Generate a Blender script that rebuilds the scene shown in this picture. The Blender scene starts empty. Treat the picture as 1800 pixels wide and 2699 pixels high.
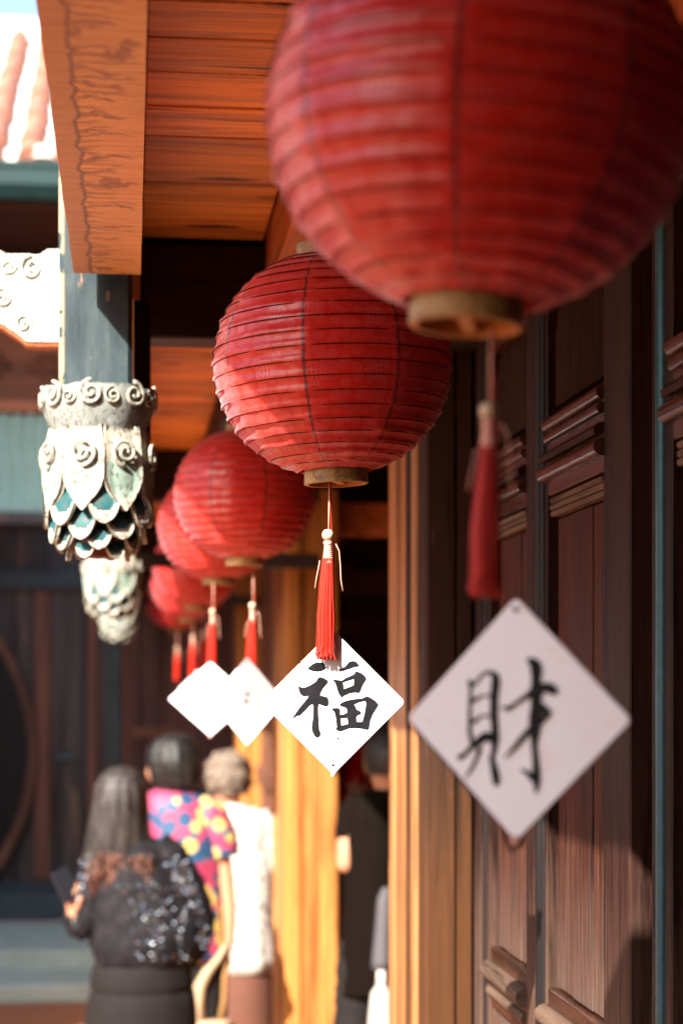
import bpy, bmesh, math, random
from math import sin, cos, pi, radians, atan, atan2, sqrt
from mathutils import Vector, Matrix, noise
from mathutils.geometry import tessellate_polygon
random.seed(7)
S = bpy.context.scene
COL = S.collection

# ------------------------------------------------------------------ camera
FPX = 5000.0; VX = 345.0; HY = 1805.0          # focal length and vanishing point in photo pixels (1800 wide)
TH = atan((900 - VX) / FPX)
CT, ST = cos(TH), sin(TH)
cam_d = bpy.data.cameras.new('camera'); cam = bpy.data.objects.new('camera', cam_d); COL.objects.link(cam)
cam.location = (0, 0, 0); cam.rotation_euler = (radians(90), 0, -TH)
cam_d.sensor_fit = 'HORIZONTAL'; cam_d.sensor_width = 24.0
cam_d.lens = FPX / 1800 * 24
cam_d.shift_y = (HY - 1349.5) / 1800
cam_d.clip_start = 0.05; cam_d.clip_end = 300
cam_d.dof.use_dof = True; cam_d.dof.focus_distance = 2.50; cam_d.dof.aperture_fstop = 3.9
cam_d.dof.aperture_blades = 0
S.camera = cam
# ------------------------------------------------------------------ light
SUN = Vector((0.83, 1.2, -1.0)).normalized()    # direction the sunlight travels
W = bpy.data.worlds.new('World'); S.world = W; W.use_nodes = True
wn = W.node_tree.nodes; wl = W.node_tree.links
sky = wn.new('ShaderNodeTexSky'); sky.sky_type = 'NISHITA'; sky.sun_disc = False
sky.sun_elevation = math.asin(-SUN.z); sky.sun_rotation = atan2(-SUN.x, -SUN.y) % (2 * pi)
sky.air_density = 1.0; sky.dust_density = 2.0
wl.new(sky.outputs[0], wn['Background'].inputs[0]); wn['Background'].inputs[1].default_value = 0.105
sd = bpy.data.lights.new('sun', 'SUN'); sd.energy = 5.0; sd.angle = radians(0.5); sd.color = (1.0, 0.93, 0.82)
so = bpy.data.objects.new('sun', sd); COL.objects.link(so)
so.rotation_euler = SUN.to_track_quat('-Z', 'Y').to_euler(); so.location = (-3, -4, 6)
S.view_settings.view_transform = 'Standard'; S.view_settings.look = 'None'
S.view_settings.gamma = 1.0; S.view_settings.use_curve_mapping = False
S.view_settings.exposure = 1.95
try:
    S.cycles.max_bounces = 10; S.cycles.diffuse_bounces = 6; S.cycles.sample_clamp_indirect = 12
    S.cycles.caustics_reflective = False
except Exception: pass
GZ = -1.7                                        # ground level (the eye is the origin)

def P(px, py, D):
    """photo pixel at camera depth D -> world point"""
    u = (px - 900) / FPX * D
    return Vector((u * CT + D * ST, D * CT - u * ST, (HY - py) / FPX * D))
def YX(px, X):
    """Y on the wall plane X=const seen at pixel column px"""
    k = (px - 900) / FPX
    return X * (CT - k * ST) / (k * CT + ST)

# ------------------------------------------------------------------ helpers
def tag(o, label=None, cat=None, group=None, kind=None):
    if label: o['label'] = label
    if cat: o['category'] = cat
    if group: o['group'] = group
    if kind: o['kind'] = kind
    return o
def empty(name, loc, label, cat, group=None):
    o = bpy.data.objects.new(name, None); COL.objects.link(o); o.location = loc
    o.empty_display_size = 0.05
    return tag(o, label, cat, group)
WLOC = {}
def wloc(o):
    v = Vector((0, 0, 0))
    while o: v = v + o.location; o = o.parent
    return v
def link(name, me, origin, parent):
    o = bpy.data.objects.new(name, me); COL.objects.link(o)
    if parent:
        o.parent = parent; o.location = Vector(origin) - wloc(parent)
    else: o.location = origin
    return o
def mk(name, verts, faces, mat, parent=None, origin=None, smooth=False, mats=None, fm=None):
    vs = [Vector(v) for v in verts]
    if origin is None:
        origin = sum(vs, Vector()) / len(vs)
    origin = Vector(origin)
    me = bpy.data.meshes.new(name); me.from_pydata([v - origin for v in vs], [], faces)
    for m in (mats or [mat]): me.materials.append(m)
    if fm:
        for p, i in zip(me.polygons, fm): p.material_index = i
    if smooth: me.polygons.foreach_set('use_smooth', [True] * len(me.polygons))
    me.update()
    return link(name, me, origin, parent)
def box(name, lo, hi, mat, parent=None, bev=0.003, jit=0.0):
    lo = Vector(lo); hi = Vector(hi); c = (lo + hi) / 2; h = (hi - lo) / 2
    bm = bmesh.new(); bmesh.ops.create_cube(bm, size=2)
    for v in bm.verts:
        v.co = Vector((v.co.x * h.x, v.co.y * h.y, v.co.z * h.z))
        if jit: v.co += Vector((random.uniform(-jit, jit), random.uniform(-jit, jit), random.uniform(-jit, jit)))
    if bev: bmesh.ops.bevel(bm, geom=bm.edges[:], offset=min(bev, min(h) * .8), segments=1, affect='EDGES')
    me = bpy.data.meshes.new(name); bm.to_mesh(me); bm.free(); me.materials.append(mat)
    return link(name, me, c, parent)
def tube_mesh(path, rad, seg=8, cap=True):
    """verts/faces of a tube along a list of points; rad is a number or a list"""
    pts = [Vector(p) for p in path]; n = len(pts)
    rs = rad if isinstance(rad, (list, tuple)) else [rad] * n
    vs = []; fs = []
    up = Vector((0, 0, 1)); prev = None
    for i, p in enumerate(pts):
        t = (pts[min(i + 1, n - 1)] - pts[max(i - 1, 0)]).normalized()
        if prev is None:
            a = t.cross(Vector((0, 1, 0)) if abs(t.y) < .9 else Vector((1, 0, 0))).normalized()
        else:
            a = (prev - t * prev.dot(t)).normalized()
        prev = a; b = t.cross(a)
        for k in range(seg):
            an = 2 * pi * k / seg
            vs.append(p + (a * cos(an) + b * sin(an)) * rs[i])
    for i in range(n - 1):
        for k in range(seg):
            k2 = (k + 1) % seg
            fs.append((i * seg + k, i * seg + k2, (i + 1) * seg + k2, (i + 1) * seg + k))
    if cap:
        fs.append(tuple(range(seg))[::-1]); fs.append(tuple((n - 1) * seg + k for k in range(seg)))
    return vs, fs
def tube(name, path, rad, mat, parent=None, seg=8, origin=None):
    v, f = tube_mesh(path, rad, seg)
    return mk(name, v, f, mat, parent, origin, smooth=True)
def lathe(name, prof, c, mat, parent=None, seg=32, smooth=True, closed=False):
    """prof: list of (r, z) rel. to c"""
    c = Vector(c); vs = []; fs = []; n = len(prof)
    for r, z in prof:
        for k in range(seg):
            a = 2 * pi * k / seg; vs.append(c + Vector((r * cos(a), r * sin(a), z)))
    m = n if closed else n - 1
    for i in range(m):
        j = (i + 1) % n
        for k in range(seg):
            k2 = (k + 1) % seg; fs.append((i * seg + k, i * seg + k2, j * seg + k2, j * seg + k))
    o = mk(name, vs, fs, mat, parent, c, smooth=smooth)
    o.data.set_sharp_from_angle(angle=radians(40)); return o
def prism(name, prof, axis, a0, a1, mat, parent=None, smooth=False):
    """prof: list of 2-D points; axis 'Y': (x,z), 'X': (y,z), 'Z': (x,y)"""
    vs = []
    for a in (a0, a1):
        for p, q in prof:
            vs.append(Vector((p, a, q)) if axis == 'Y' else Vector((a, p, q)) if axis == 'X' else Vector((p, q, a)))
    n = len(prof); fs = [(i, (i + 1) % n, n + (i + 1) % n, n + i) for i in range(n)]
    fs += [tuple(range(n))[::-1], tuple(range(n, 2 * n))]
    o = mk(name, vs, fs, mat, parent)
    bm = bmesh.new(); bm.from_mesh(o.data); bmesh.ops.recalc_face_normals(bm, faces=bm.faces); bm.to_mesh(o.data); bm.free()
    if smooth:
        for p in o.data.polygons: p.use_smooth = True
        o.data.set_sharp_from_angle(angle=radians(35))
    return o
def loft(name, rows, mat, parent, seg=28, wob=0.0, wf=9.0, close=True, fold=0.0, nf=9):
    """rows: (centre Vector, rx, ry); cross sections are horizontal ellipses"""
    vs = []; fs = []
    for i, (c, rx, ry) in enumerate(rows):
        for k in range(seg):
            a = 2 * pi * k / seg
            d = Vector((cos(a), sin(a), 0))
            w = 1 + wob * noise.noise(Vector((d.x * 2 + c.x, d.y * 2, c.z * wf))) + fold * sin(a * nf + 2 * noise.noise(Vector((a, c.z * 4, 0)))) * min(1, i / 3)
            vs.append(Vector(c) + Vector((d.x * rx * w, d.y * ry * w, 0)))
    n = len(rows)
    for i in range(n - 1):
        for k in range(seg):
            k2 = (k + 1) % seg; fs.append((i * seg + k, i * seg + k2, (i + 1) * seg + k2, (i + 1) * seg + k))
    if close:
        fs.append(tuple(range(seg))[::-1]); fs.append(tuple((n - 1) * seg + k for k in range(seg)))
    return mk(name, vs, fs, mat, parent, smooth=True)
def resample(rows, m=4):
    out = []
    for i in range(len(rows) - 1):
        for k in range(m):
            t = k / m; t = t
            a, b = rows[i], rows[i + 1]
            out.append((a[0].lerp(b[0], t), a[1] + (b[1] - a[1]) * t, a[2] + (b[2] - a[2]) * t))
    out.append(rows[-1]); return out
def copy_tree(o, parent=None):
    c = o.copy(); COL.objects.link(c); c.parent = parent
    for ch in o.children: copy_tree(ch, c)
    return c

# ------------------------------------------------------------------ materials
class N:
    """small node-building helper"""
    def __init__(s, name):
        s.m = bpy.data.materials.new(name); s.m.use_nodes = True
        s.t = s.m.node_tree; s.b = s.t.nodes['Principled BSDF']; s.out = s.t.nodes['Material Output']
    def n(s, ty, **kw):
        nd = s.t.nodes.new(ty)
        for k, v in kw.items():
            if isinstance(k, str) and hasattr(nd, k): setattr(nd, k, v)
        return nd
    def set(s, sock, v):
        if hasattr(v, 'links') or isinstance(v, bpy.types.NodeSocket): s.t.links.new(v, sock)
        else: sock.default_value = v
    def math(s, op, a, b=0.0, c=None, clamp=False):
        nd = s.n('ShaderNodeMath'); nd.operation = op; nd.use_clamp = clamp
        s.set(nd.inputs[0], a); s.set(nd.inputs[1], b)
        if c is not None: s.set(nd.inputs[2], c)
        return nd.outputs[0]
    def mix(s, f, a, b, mode='MIX'):
        nd = s.n('ShaderNodeMix'); nd.data_type = 'RGBA'; nd.blend_type = mode
        s.set(nd.inputs[0], f)
        for i, v in ((6, a), (7, b)):
            s.set(nd.inputs[i], (*v, 1) if isinstance(v, tuple) and len(v) == 3 else v)
        return nd.outputs[2]
    def ramp(s, f, stops):
        nd = s.n('ShaderNodeValToRGB'); cr = nd.color_ramp
        while len(cr.elements) < len(stops): cr.elements.new(0.5)
        for e, (p, c) in zip(cr.elements, stops):
            e.position = p; e.color = (*c, 1) if isinstance(c, tuple) else (c, c, c, 1)
        s.set(nd.inputs[0], f); return nd.outputs[0]
    def coords(s, scale=(1, 1, 1), rnd=True, kind='Object'):
        tc = s.n('ShaderNodeTexCoord'); v = tc.outputs[kind]
        if rnd:
            oi = s.n('ShaderNodeObjectInfo')
            a = s.n('ShaderNodeVectorMath'); a.operation = 'ADD'
            r = s.n('ShaderNodeVectorMath'); r.operation = 'SCALE'; r.inputs[0].default_value = (7.3, 11.9, 5.1)
            s.set(r.inputs['Scale'], oi.outputs['Random'])
            s.set(a.inputs[0], v); s.set(a.inputs[1], r.outputs[0]); v = a.outputs[0]
        mp = s.n('ShaderNodeMapping'); mp.inputs['Scale'].default_value = scale
        s.set(mp.inputs[0], v); return mp.outputs[0]
    def noise(s, v, scale, detail=6, rough=.6, dist=0.0):
        nd = s.n('ShaderNodeTexNoise'); nd.inputs['Scale'].default_value = scale
        nd.inputs['Detail'].default_value = detail; nd.inputs['Roughness'].default_value = rough
        nd.inputs['Distortion'].default_value = dist
        s.set(nd.inputs['Vector'], v); return nd.outputs['Fac']
    def bump(s, h, strength=.3, dist=.002):
        nd = s.n('ShaderNodeBump'); nd.inputs['Strength'].default_value = strength; nd.inputs['Distance'].default_value = dist
        s.set(nd.inputs['Height'], h); s.set(s.b.inputs['Normal'], nd.outputs[0]); return nd
    def fin(s, col=None, rough=None, spec=None, **kw):
        if col is not None: s.set(s.b.inputs['Base Color'], (*col, 1) if isinstance(col, tuple) else col)
        if rough is not None: s.set(s.b.inputs['Roughness'], rough)
        if spec is not None: s.b.inputs['Specular IOR Level'].default_value = spec
        for k, v in kw.items(): s.set(s.b.inputs[k.replace('_', ' ')], v)
        return s.m
AX = {'X': 0, 'Y': 1, 'Z': 2}
def wood(name, base, dark, axis='Z', rough=.5, fine=60, knots=0.0, streak=None, worn=None, spec=.22, bump=.35, var=.25, lit_wear=None):
    g = N(name)
    sc = [1, 1, 1]; sc[AX[axis]] = .06
    v = g.coords(tuple(sc))
    n1 = g.noise(v, fine, 8, .65, .6)
    n2 = g.noise(v, fine * .18, 4, .6, 1.0)
    f = g.math('ADD', g.math('MULTIPLY', n1, .55), g.math('MULTIPLY', n2, .5))
    lt = tuple(min(1, c * 1.35) for c in base)
    c = g.ramp(f, [(.40, dark), (.51, base), (.62, lt)])
    oi = g.n('ShaderNodeObjectInfo')
    hs = g.n('ShaderNodeHueSaturation'); g.set(hs.inputs['Value'], g.math('ADD', 1 - var / 2, g.math('MULTIPLY', oi.outputs['Random'], var)))
    g.set(hs.inputs['Color'], c); c = hs.outputs[0]
    if streak:                                    # thin dark cracks and age lines
        sc2 = [1, 1, 1]; sc2[AX[axis]] = .025
        n3 = g.noise(g.coords(tuple(sc2)), fine * 1.3, 3, .5, 0)
        c = g.mix(g.ramp(n3, [(.28, 1.0), (.36, 0.0)]), c, streak)
    if knots:
        sc3 = [1, 1, 1]; sc3[AX[axis]] = .28
        vo = g.n('ShaderNodeTexVoronoi'); vo.inputs['Scale'].default_value = knots; vo.voronoi_dimensions = '2D'
        v3 = g.coords(tuple(sc3)); n4 = g.noise(v3, 9, 3)
        ad = g.n('ShaderNodeVectorMath'); ad.operation = 'ADD'; g.set(ad.inputs[0], v3)
        cb = g.n('ShaderNodeCombineXYZ'); m_ = g.math('MULTIPLY', n4, .09); g.set(cb.inputs[0], m_); g.set(cb.inputs[1], m_)
        g.set(ad.inputs[1], cb.outputs[0]); g.set(vo.inputs['Vector'], ad.outputs[0])
        ds = vo.outputs['Distance']
        core = g.ramp(ds, [(.07, 1.0), (.15, 0.0)])
        ring = g.math('MULTIPLY', g.ramp(ds, [(.1, 1.0), (.34, 0.0)]), g.math('PINGPONG', g.math('MULTIPLY', ds, 38), 1))
        c = g.mix(g.math('MULTIPLY', ring, .75), c, dark); c = g.mix(core, c, tuple(x * .22 for x in dark))
    if worn:                                      # (colour, amount) paint or stain worn off in streaks
        sc4 = [1, 1, 1]; sc4[AX[axis]] = .09
        n5 = g.noise(g.coords(tuple(sc4)), fine * .35, 7, .7, .4)
        c = g.mix(g.ramp(n5, [(worn[1], 0.0), (worn[1] + .07, 1.0)]), c, worn[0])
    if lit_wear:                                    # (colour, world height, softness, amount): wear plus painted-in sunlit tone below a height
        ge = g.n('ShaderNodeNewGeometry'); sz = g.n('ShaderNodeSeparateXYZ'); g.set(sz.inputs[0], ge.outputs['Position'])
        nb_ = g.noise(g.coords(tuple(sc)), fine * .5, 6, .7, .3)
        k_ = g.math('ADD', g.math('DIVIDE', g.math('SUBTRACT', lit_wear[1], sz.outputs[2]), lit_wear[2]), g.math('MULTIPLY', g.math('SUBTRACT', nb_, .5), 2.2), None, True)
        c = g.mix(g.math('MULTIPLY', k_, lit_wear[3]), c, g.mix(n1, tuple(x * .45 for x in lit_wear[0]), tuple(x * 1.25 for x in lit_wear[0])))
    g.bump(f, bump, .003)
    r = g.math('ADD', rough - .12, g.math('MULTIPLY', n2, .25))
    return g.fin(c, r, spec)
def plain(name, col, rough=.6, nz=.12, scale=30, spec=.25, bump=.15, **kw):
    g = N(name); v = g.coords(); n = g.noise(v, scale, 6)
    c = g.mix(n, tuple(x * (1 - nz * 2) for x in col), tuple(min(1, x * (1 + nz)) for x in col))
    if bump: g.bump(n, bump, .002)
    return g.fin(c, rough, spec, **kw)

M = {}
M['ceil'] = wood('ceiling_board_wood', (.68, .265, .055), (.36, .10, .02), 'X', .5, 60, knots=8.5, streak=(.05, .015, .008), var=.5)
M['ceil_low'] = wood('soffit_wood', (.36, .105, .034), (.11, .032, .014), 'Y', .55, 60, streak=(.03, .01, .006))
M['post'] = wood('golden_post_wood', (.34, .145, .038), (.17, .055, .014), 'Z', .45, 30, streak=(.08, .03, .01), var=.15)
M['post_side'] = wood('pale_post_wood', (.26, .115, .042), (.09, .036, .016), 'Z', .45, 55, streak=(.1, .045, .02))
M['weather'] = wood('weathered_wood', (.030, .014, .009), (.008, .004, .003), 'Z', .6, 70, streak=(.008, .004, .003), worn=((.26, .11, .03), .625), spec=.12, bump=.6, lit_wear=((.085, .034, .013), -.05, .35, .8))
M['door'] = wood('lacquered_door_wood', (.020, .0075, .0055), (.004, .0016, .0013), 'Z', .52, 150, streak=(.003, .0015, .001), spec=.12, bump=.45, lit_wear=((.13, .08, .06), -.25, .3, .55))
M['doorH'] = wood('lacquered_rail_wood', (.045, .015, .008), (.010, .004, .003), 'Y', .27, 90, streak=(.006, .003, .003), spec=.5, bump=.25)
M['panel'] = wood('old_panel_wood', (.042, .012, .007), (.006, .0025, .002), 'Z', .52, 130, streak=(.003, .0015, .0012), worn=((.26, .08, .022), .645), spec=.10, bump=.6, lit_wear=((.13, .092, .075), -.22, .3, .7))
M['panel_up'] = wood('upper_panel_wood', (.018, .008, .0035), (.004, .002, .0014), 'Z', .65, 160, spec=.04, worn=((.08, .04, .018), .62))
M['panel_blue'] = wood('blue_reflection_panel_wood', (.050, .048, .070), (.014, .013, .022), 'Z', .4, 130, spec=.15, streak=(.02, .02, .03))  # bluish reflection painted into the panel colour
M['weatherH'] = wood('weathered_moulding_wood', (.085, .052, .036), (.02, .012, .009), 'Y', .7, 90, streak=(.02, .01, .008), bump=.7)
M['black'] = wood('black_stained_wood', (.006, .005, .006), (.002, .002, .002), 'Z', .5, 60, spec=.2)
M['darkX'] = wood('dark_beam_wood', (.022, .013, .011), (.008, .005, .004), 'X', .55, 60)
M['teal_bead'] = plain('teal_reflection_bead', (.02, .075, .10), .3, .3, 60)  # blue-lit gloss painted in as the bead colour
M['green_post'] = None
M['rim'] = wood('lantern_rim_wood', (.32, .20, .075), (.15, .08, .03), 'X', .4, 120, bump=.15, var=.1)
M['rim_in'] = plain('lantern_rim_inner_wood', (.5, .24, .08), .6)
M['bgwood'] = wood('old_hall_wood', (.060, .054, .056), (.010, .010, .012), 'Z', .5, 26, worn=((.15, .10, .075), .56))
M['bgbrown'] = wood('brown_hall_wood', (.14, .062, .042), (.05, .022, .016), 'Z', .5, 18)
M['bgpurple'] = wood('purple_brown_wall_wood', (.09, .042, .042), (.045, .02, .022), 'Z', .5, 14)
M['bgrail'] = plain('bluish_rail_paint', (.05, .075, .09), .5, .3, 8)
M['stone'] = plain('pale_green_stone', (.46, .58, .53), .75, .2, 6)
M['steel'] = plain('dark_wire', (.07, .008, .007), .7, spec=.1)
M['white'] = None
M['plaster'] = plain('lime_plaster', (.55, .50, .44), .8, .15, 4)
M['jade'] = plain('gutter_paint', (.006, .030, .030), .5, .2, 12)
M['fascia'] = wood('fascia_wood', (.045, .02, .014), (.015, .008, .006), 'X', .6, 20)
M['carved'] = wood('carved_brown_wood', (.16, .06, .03), (.03, .015, .012), 'X', .6, 12, worn=((.24, .10, .04), .6), bump=.9)
M['awning'] = plain('pale_awning_sheet', (.40, .55, .46), .5, .1, 5)
M['tile'] = plain('terracotta_roof_tile', (.36, .15, .10), .7, .25, 9)
M['lime'] = plain('lime_mortar', (.7, .64, .58), .8, .1, 9)
M['ink'] = plain('black_ink', (.012, .011, .014), .6, .5, 60, spec=.12, bump=.3)
M['inkfaint'] = plain('glare_paled_ink', (.045, .043, .04), .5, .2, 60)  # ink lightened in its colour to stand for sun glare
M['tassel'] = plain('red_silk_thread', (.58, .022, .008), .42, .3, 200, spec=.35)
M['tassel_pale'] = plain('faded_binding_thread', (.70, .36, .27), .5, .2, 200)
M['bead'] = plain('wooden_bead', (.60, .45, .30), .35, .12, 80)
M['phone'] = plain('phone_glass', (.015, .015, .02), .15, 0, 10)
M['skin'] = plain('skin', (.42, .20, .12), .5, .08, 40, Subsurface_Weight=.1)
M['cloth_dark'] = plain('charcoal_trouser_cloth', (.007, .005, .005), .85, .2, 60)
M['tan'] = plain('tan_leather', (.30, .16, .06), .5, .12, 20)
M['cream'] = plain('cream_canvas', (.38, .27, .17), .7, .12, 20)
M['bagwhite'] = plain('white_bag_cloth', (.42, .40, .36), .7, .06, 20)
M['grey_cloth'] = plain('grey_cloth', (.07, .066, .074), .8, .15, 30)
M['orange'] = wood('orange_screen_wood', (.15, .026, .006), (.07, .014, .004), 'Z', .5, 40)

def mat_white():
    g = N('white_painted_board'); v = g.coords()
    n = g.noise(v, 14, 5); n2 = g.noise(v, 260, 2); n3 = g.noise(v, 45, 3)
    c = g.mix(n, (.80, .83, .90), (.86, .88, .93))
    c = g.mix(g.ramp(n3, [(.60, 0.0), (.75, .5)]), c, (.80, .62, .60))
    c = g.mix(g.ramp(n2, [(.76, 0.0), (.80, .8)]), c, (.10, .05, .05))
    g.bump(n, .2, .002); return g.fin(c, .5, .4)
M['white'] = mat_white()
def mat_beam():
    g = N('water_stained_eaves_beam'); tc = g.n('ShaderNodeTexCoord'); sp = g.n('ShaderNodeSeparateXYZ')
    g.set(sp.inputs[0], tc.outputs['Object'])
    v = g.coords((1, .25, 1), False); grain = g.noise(g.coords((.1, 1, 1), False), 110, 7, .65, .3)
    base = g.ramp(grain, [(.35, (.62, .28, .085)), (.55, (.76, .40, .14)), (.7, (.82, .47, .19))])
    # tide marks: contour lines of a field that varies mostly along the beam
    def tide(freq, seed, wgt, thick):
        q = g.math('ADD', g.math('MULTIPLY', sp.outputs[1], freq), g.math('MULTIPLY', g.noise(g.coords((1, .6, 1), False), 16 + seed, 3, .5), 2.4))
        q = g.math('ADD', q, g.math('MULTIPLY', g.noise(g.coords((1, 1, 1), False), 60 + seed, 3, .5), .28))
        fr = g.math('ABSOLUTE', g.math('SUBTRACT', g.math('FRACT', q), .5))
        wn1 = g.n('ShaderNodeTexWhiteNoise'); wn1.noise_dimensions = '1D'; g.set(wn1.inputs['W'], g.math('ADD', g.math('FLOOR', q), seed))
        ln = g.math('ADD', -.02, g.math('MULTIPLY', wn1.outputs['Value'], .075))       # how far each mark runs across
        run = g.ramp(g.math('ADD', .5, g.math('MULTIPLY', g.math('SUBTRACT', ln, sp.outputs[0]), 30)), [(.3, 0.0), (.7, 1.0)])
        return g.math('MULTIPLY', g.math('MULTIPLY', g.ramp(fr, [(thick, 1.0), (thick * 2.6, 0.0)]), run), wgt)
    line = g.math('MAXIMUM', tide(17, 3, 1.0, .07), tide(37, 8, .75, .09))
    fine = g.noise(g.coords((1, 1, 1), False), 60, 3)
    wav = g.math('MULTIPLY', g.math('SUBTRACT', g.noise(g.coords((0, 1, 0), False), 16, 5, .6), .5), .030)
    edge = g.math('ADD', g.math('ADD', sp.outputs[0], .026), wav)    # distance to the long tide line
    inside = g.ramp(g.math('ADD', g.math('MULTIPLY', edge, 60), .5), [(.3, 0.0), (.6, 1.0)])
    rgt = g.ramp(g.math('MULTIPLY', g.math('ADD', g.math('SUBTRACT', .052, sp.outputs[0]), wav), 45), [(.1, 0.15), (.5, 1.0)])
    band = g.ramp(g.math('ABSOLUTE', g.math('MULTIPLY', edge, 100)), [(.10, 1.0), (.42, 0.0)])
    msk = g.math('MULTIPLY', g.math('MULTIPLY', line, inside), g.math('ADD', .25, g.math('MULTIPLY', rgt, .75)))
    msk = g.math('MULTIPLY', msk, g.ramp(fine, [(.3, .45), (.6, 1.0)]))
    c = g.mix(g.math('MULTIPLY', msk, .9), base, (.26, .075, .022))
    c = g.mix(g.math('MULTIPLY', band, .85), c, (.13, .035, .016))
    cool = g.mix(g.math('MULTIPLY', g.ramp(g.noise(v, 7, 3), [(.45, 0.0), (.7, 1.0)]), .35), c, (.40, .20, .12))
    c = g.mix(inside, g.mix(.5, c, (.36, .16, .10)), cool)
    g.bump(grain, .25, .002); return g.fin(c, .5, .4)
M['beam'] = mat_beam()
def mat_green():
    g = N('flaking_blue_green_paint'); v = g.coords((1, 1, .3), False)
    n = g.noise(v, 22, 6, .6, .4); n2 = g.noise(g.coords((1, 1, .25), False), 55, 5, .7)
    c = g.ramp(n, [(.3, (.009, .019, .024)), (.5, (.022, .040, .047)), (.7, (.055, .075, .080))])
    c = g.mix(g.ramp(n2, [(.64, 0.0), (.68, .9)]), c, (.20, .13, .09))
    tc = g.n('ShaderNodeTexCoord'); sp = g.n('ShaderNodeSeparateXYZ'); g.set(sp.inputs[0], tc.outputs['Object'])
    # bare wood along the left arris where the paint has gone
    e = g.ramp(g.math('MULTIPLY', g.math('ADD', sp.outputs[0], .064), 40), [(.35, 1.0), (.6, 0.0)])
    n3 = g.noise(g.coords((.4, .4, .35), False), 70, 5, .7)
    c = g.mix(g.math('MULTIPLY', e, g.ramp(n3, [(.44, 0.0), (.50, 1.0)])), c, (.32, .26, .15))
    g.bump(n2, .4, .002); return g.fin(c, .4, .5)
M['green_post'] = mat_green()
def mat_petal(name, col, col2, pale=False):
    g = N(name); v = g.coords((1, 1, .6)); n = g.noise(v, 60, 5); n2 = g.noise(v, 160, 4)
    c = g.mix(n, col, col2); c = g.mix(g.ramp(n2, [(.53, 0.0), (.60, .75)]), c, (.085, .06, .045))
    g.bump(n, .35, .002); return g.fin(c, .55, .25)
M['petal_cream'] = mat_petal('cream_carving_paint', (.30, .285, .235), (.42, .41, .34))
M['petal_mint'] = mat_petal('mint_carving_paint', (.17, .27, .22), (.30, .39, .33))
M['petal_teal'] = mat_petal('teal_carving_paint', (.006, .045, .055), (.015, .10, .11))
M['petal_core'] = mat_petal('dark_red_carving_paint', (.10, .022, .018), (.17, .04, .03))
M['collar'] = mat_petal('grey_green_carving_paint', (.12, .15, .15), (.30, .32, .29))
M['bracket'] = mat_petal('white_carving_paint', (.40, .43, .39), (.52, .54, .49))
M['bracket_edge'] = mat_petal('orange_carving_paint', (.34, .11, .05), (.42, .15, .07))

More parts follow.
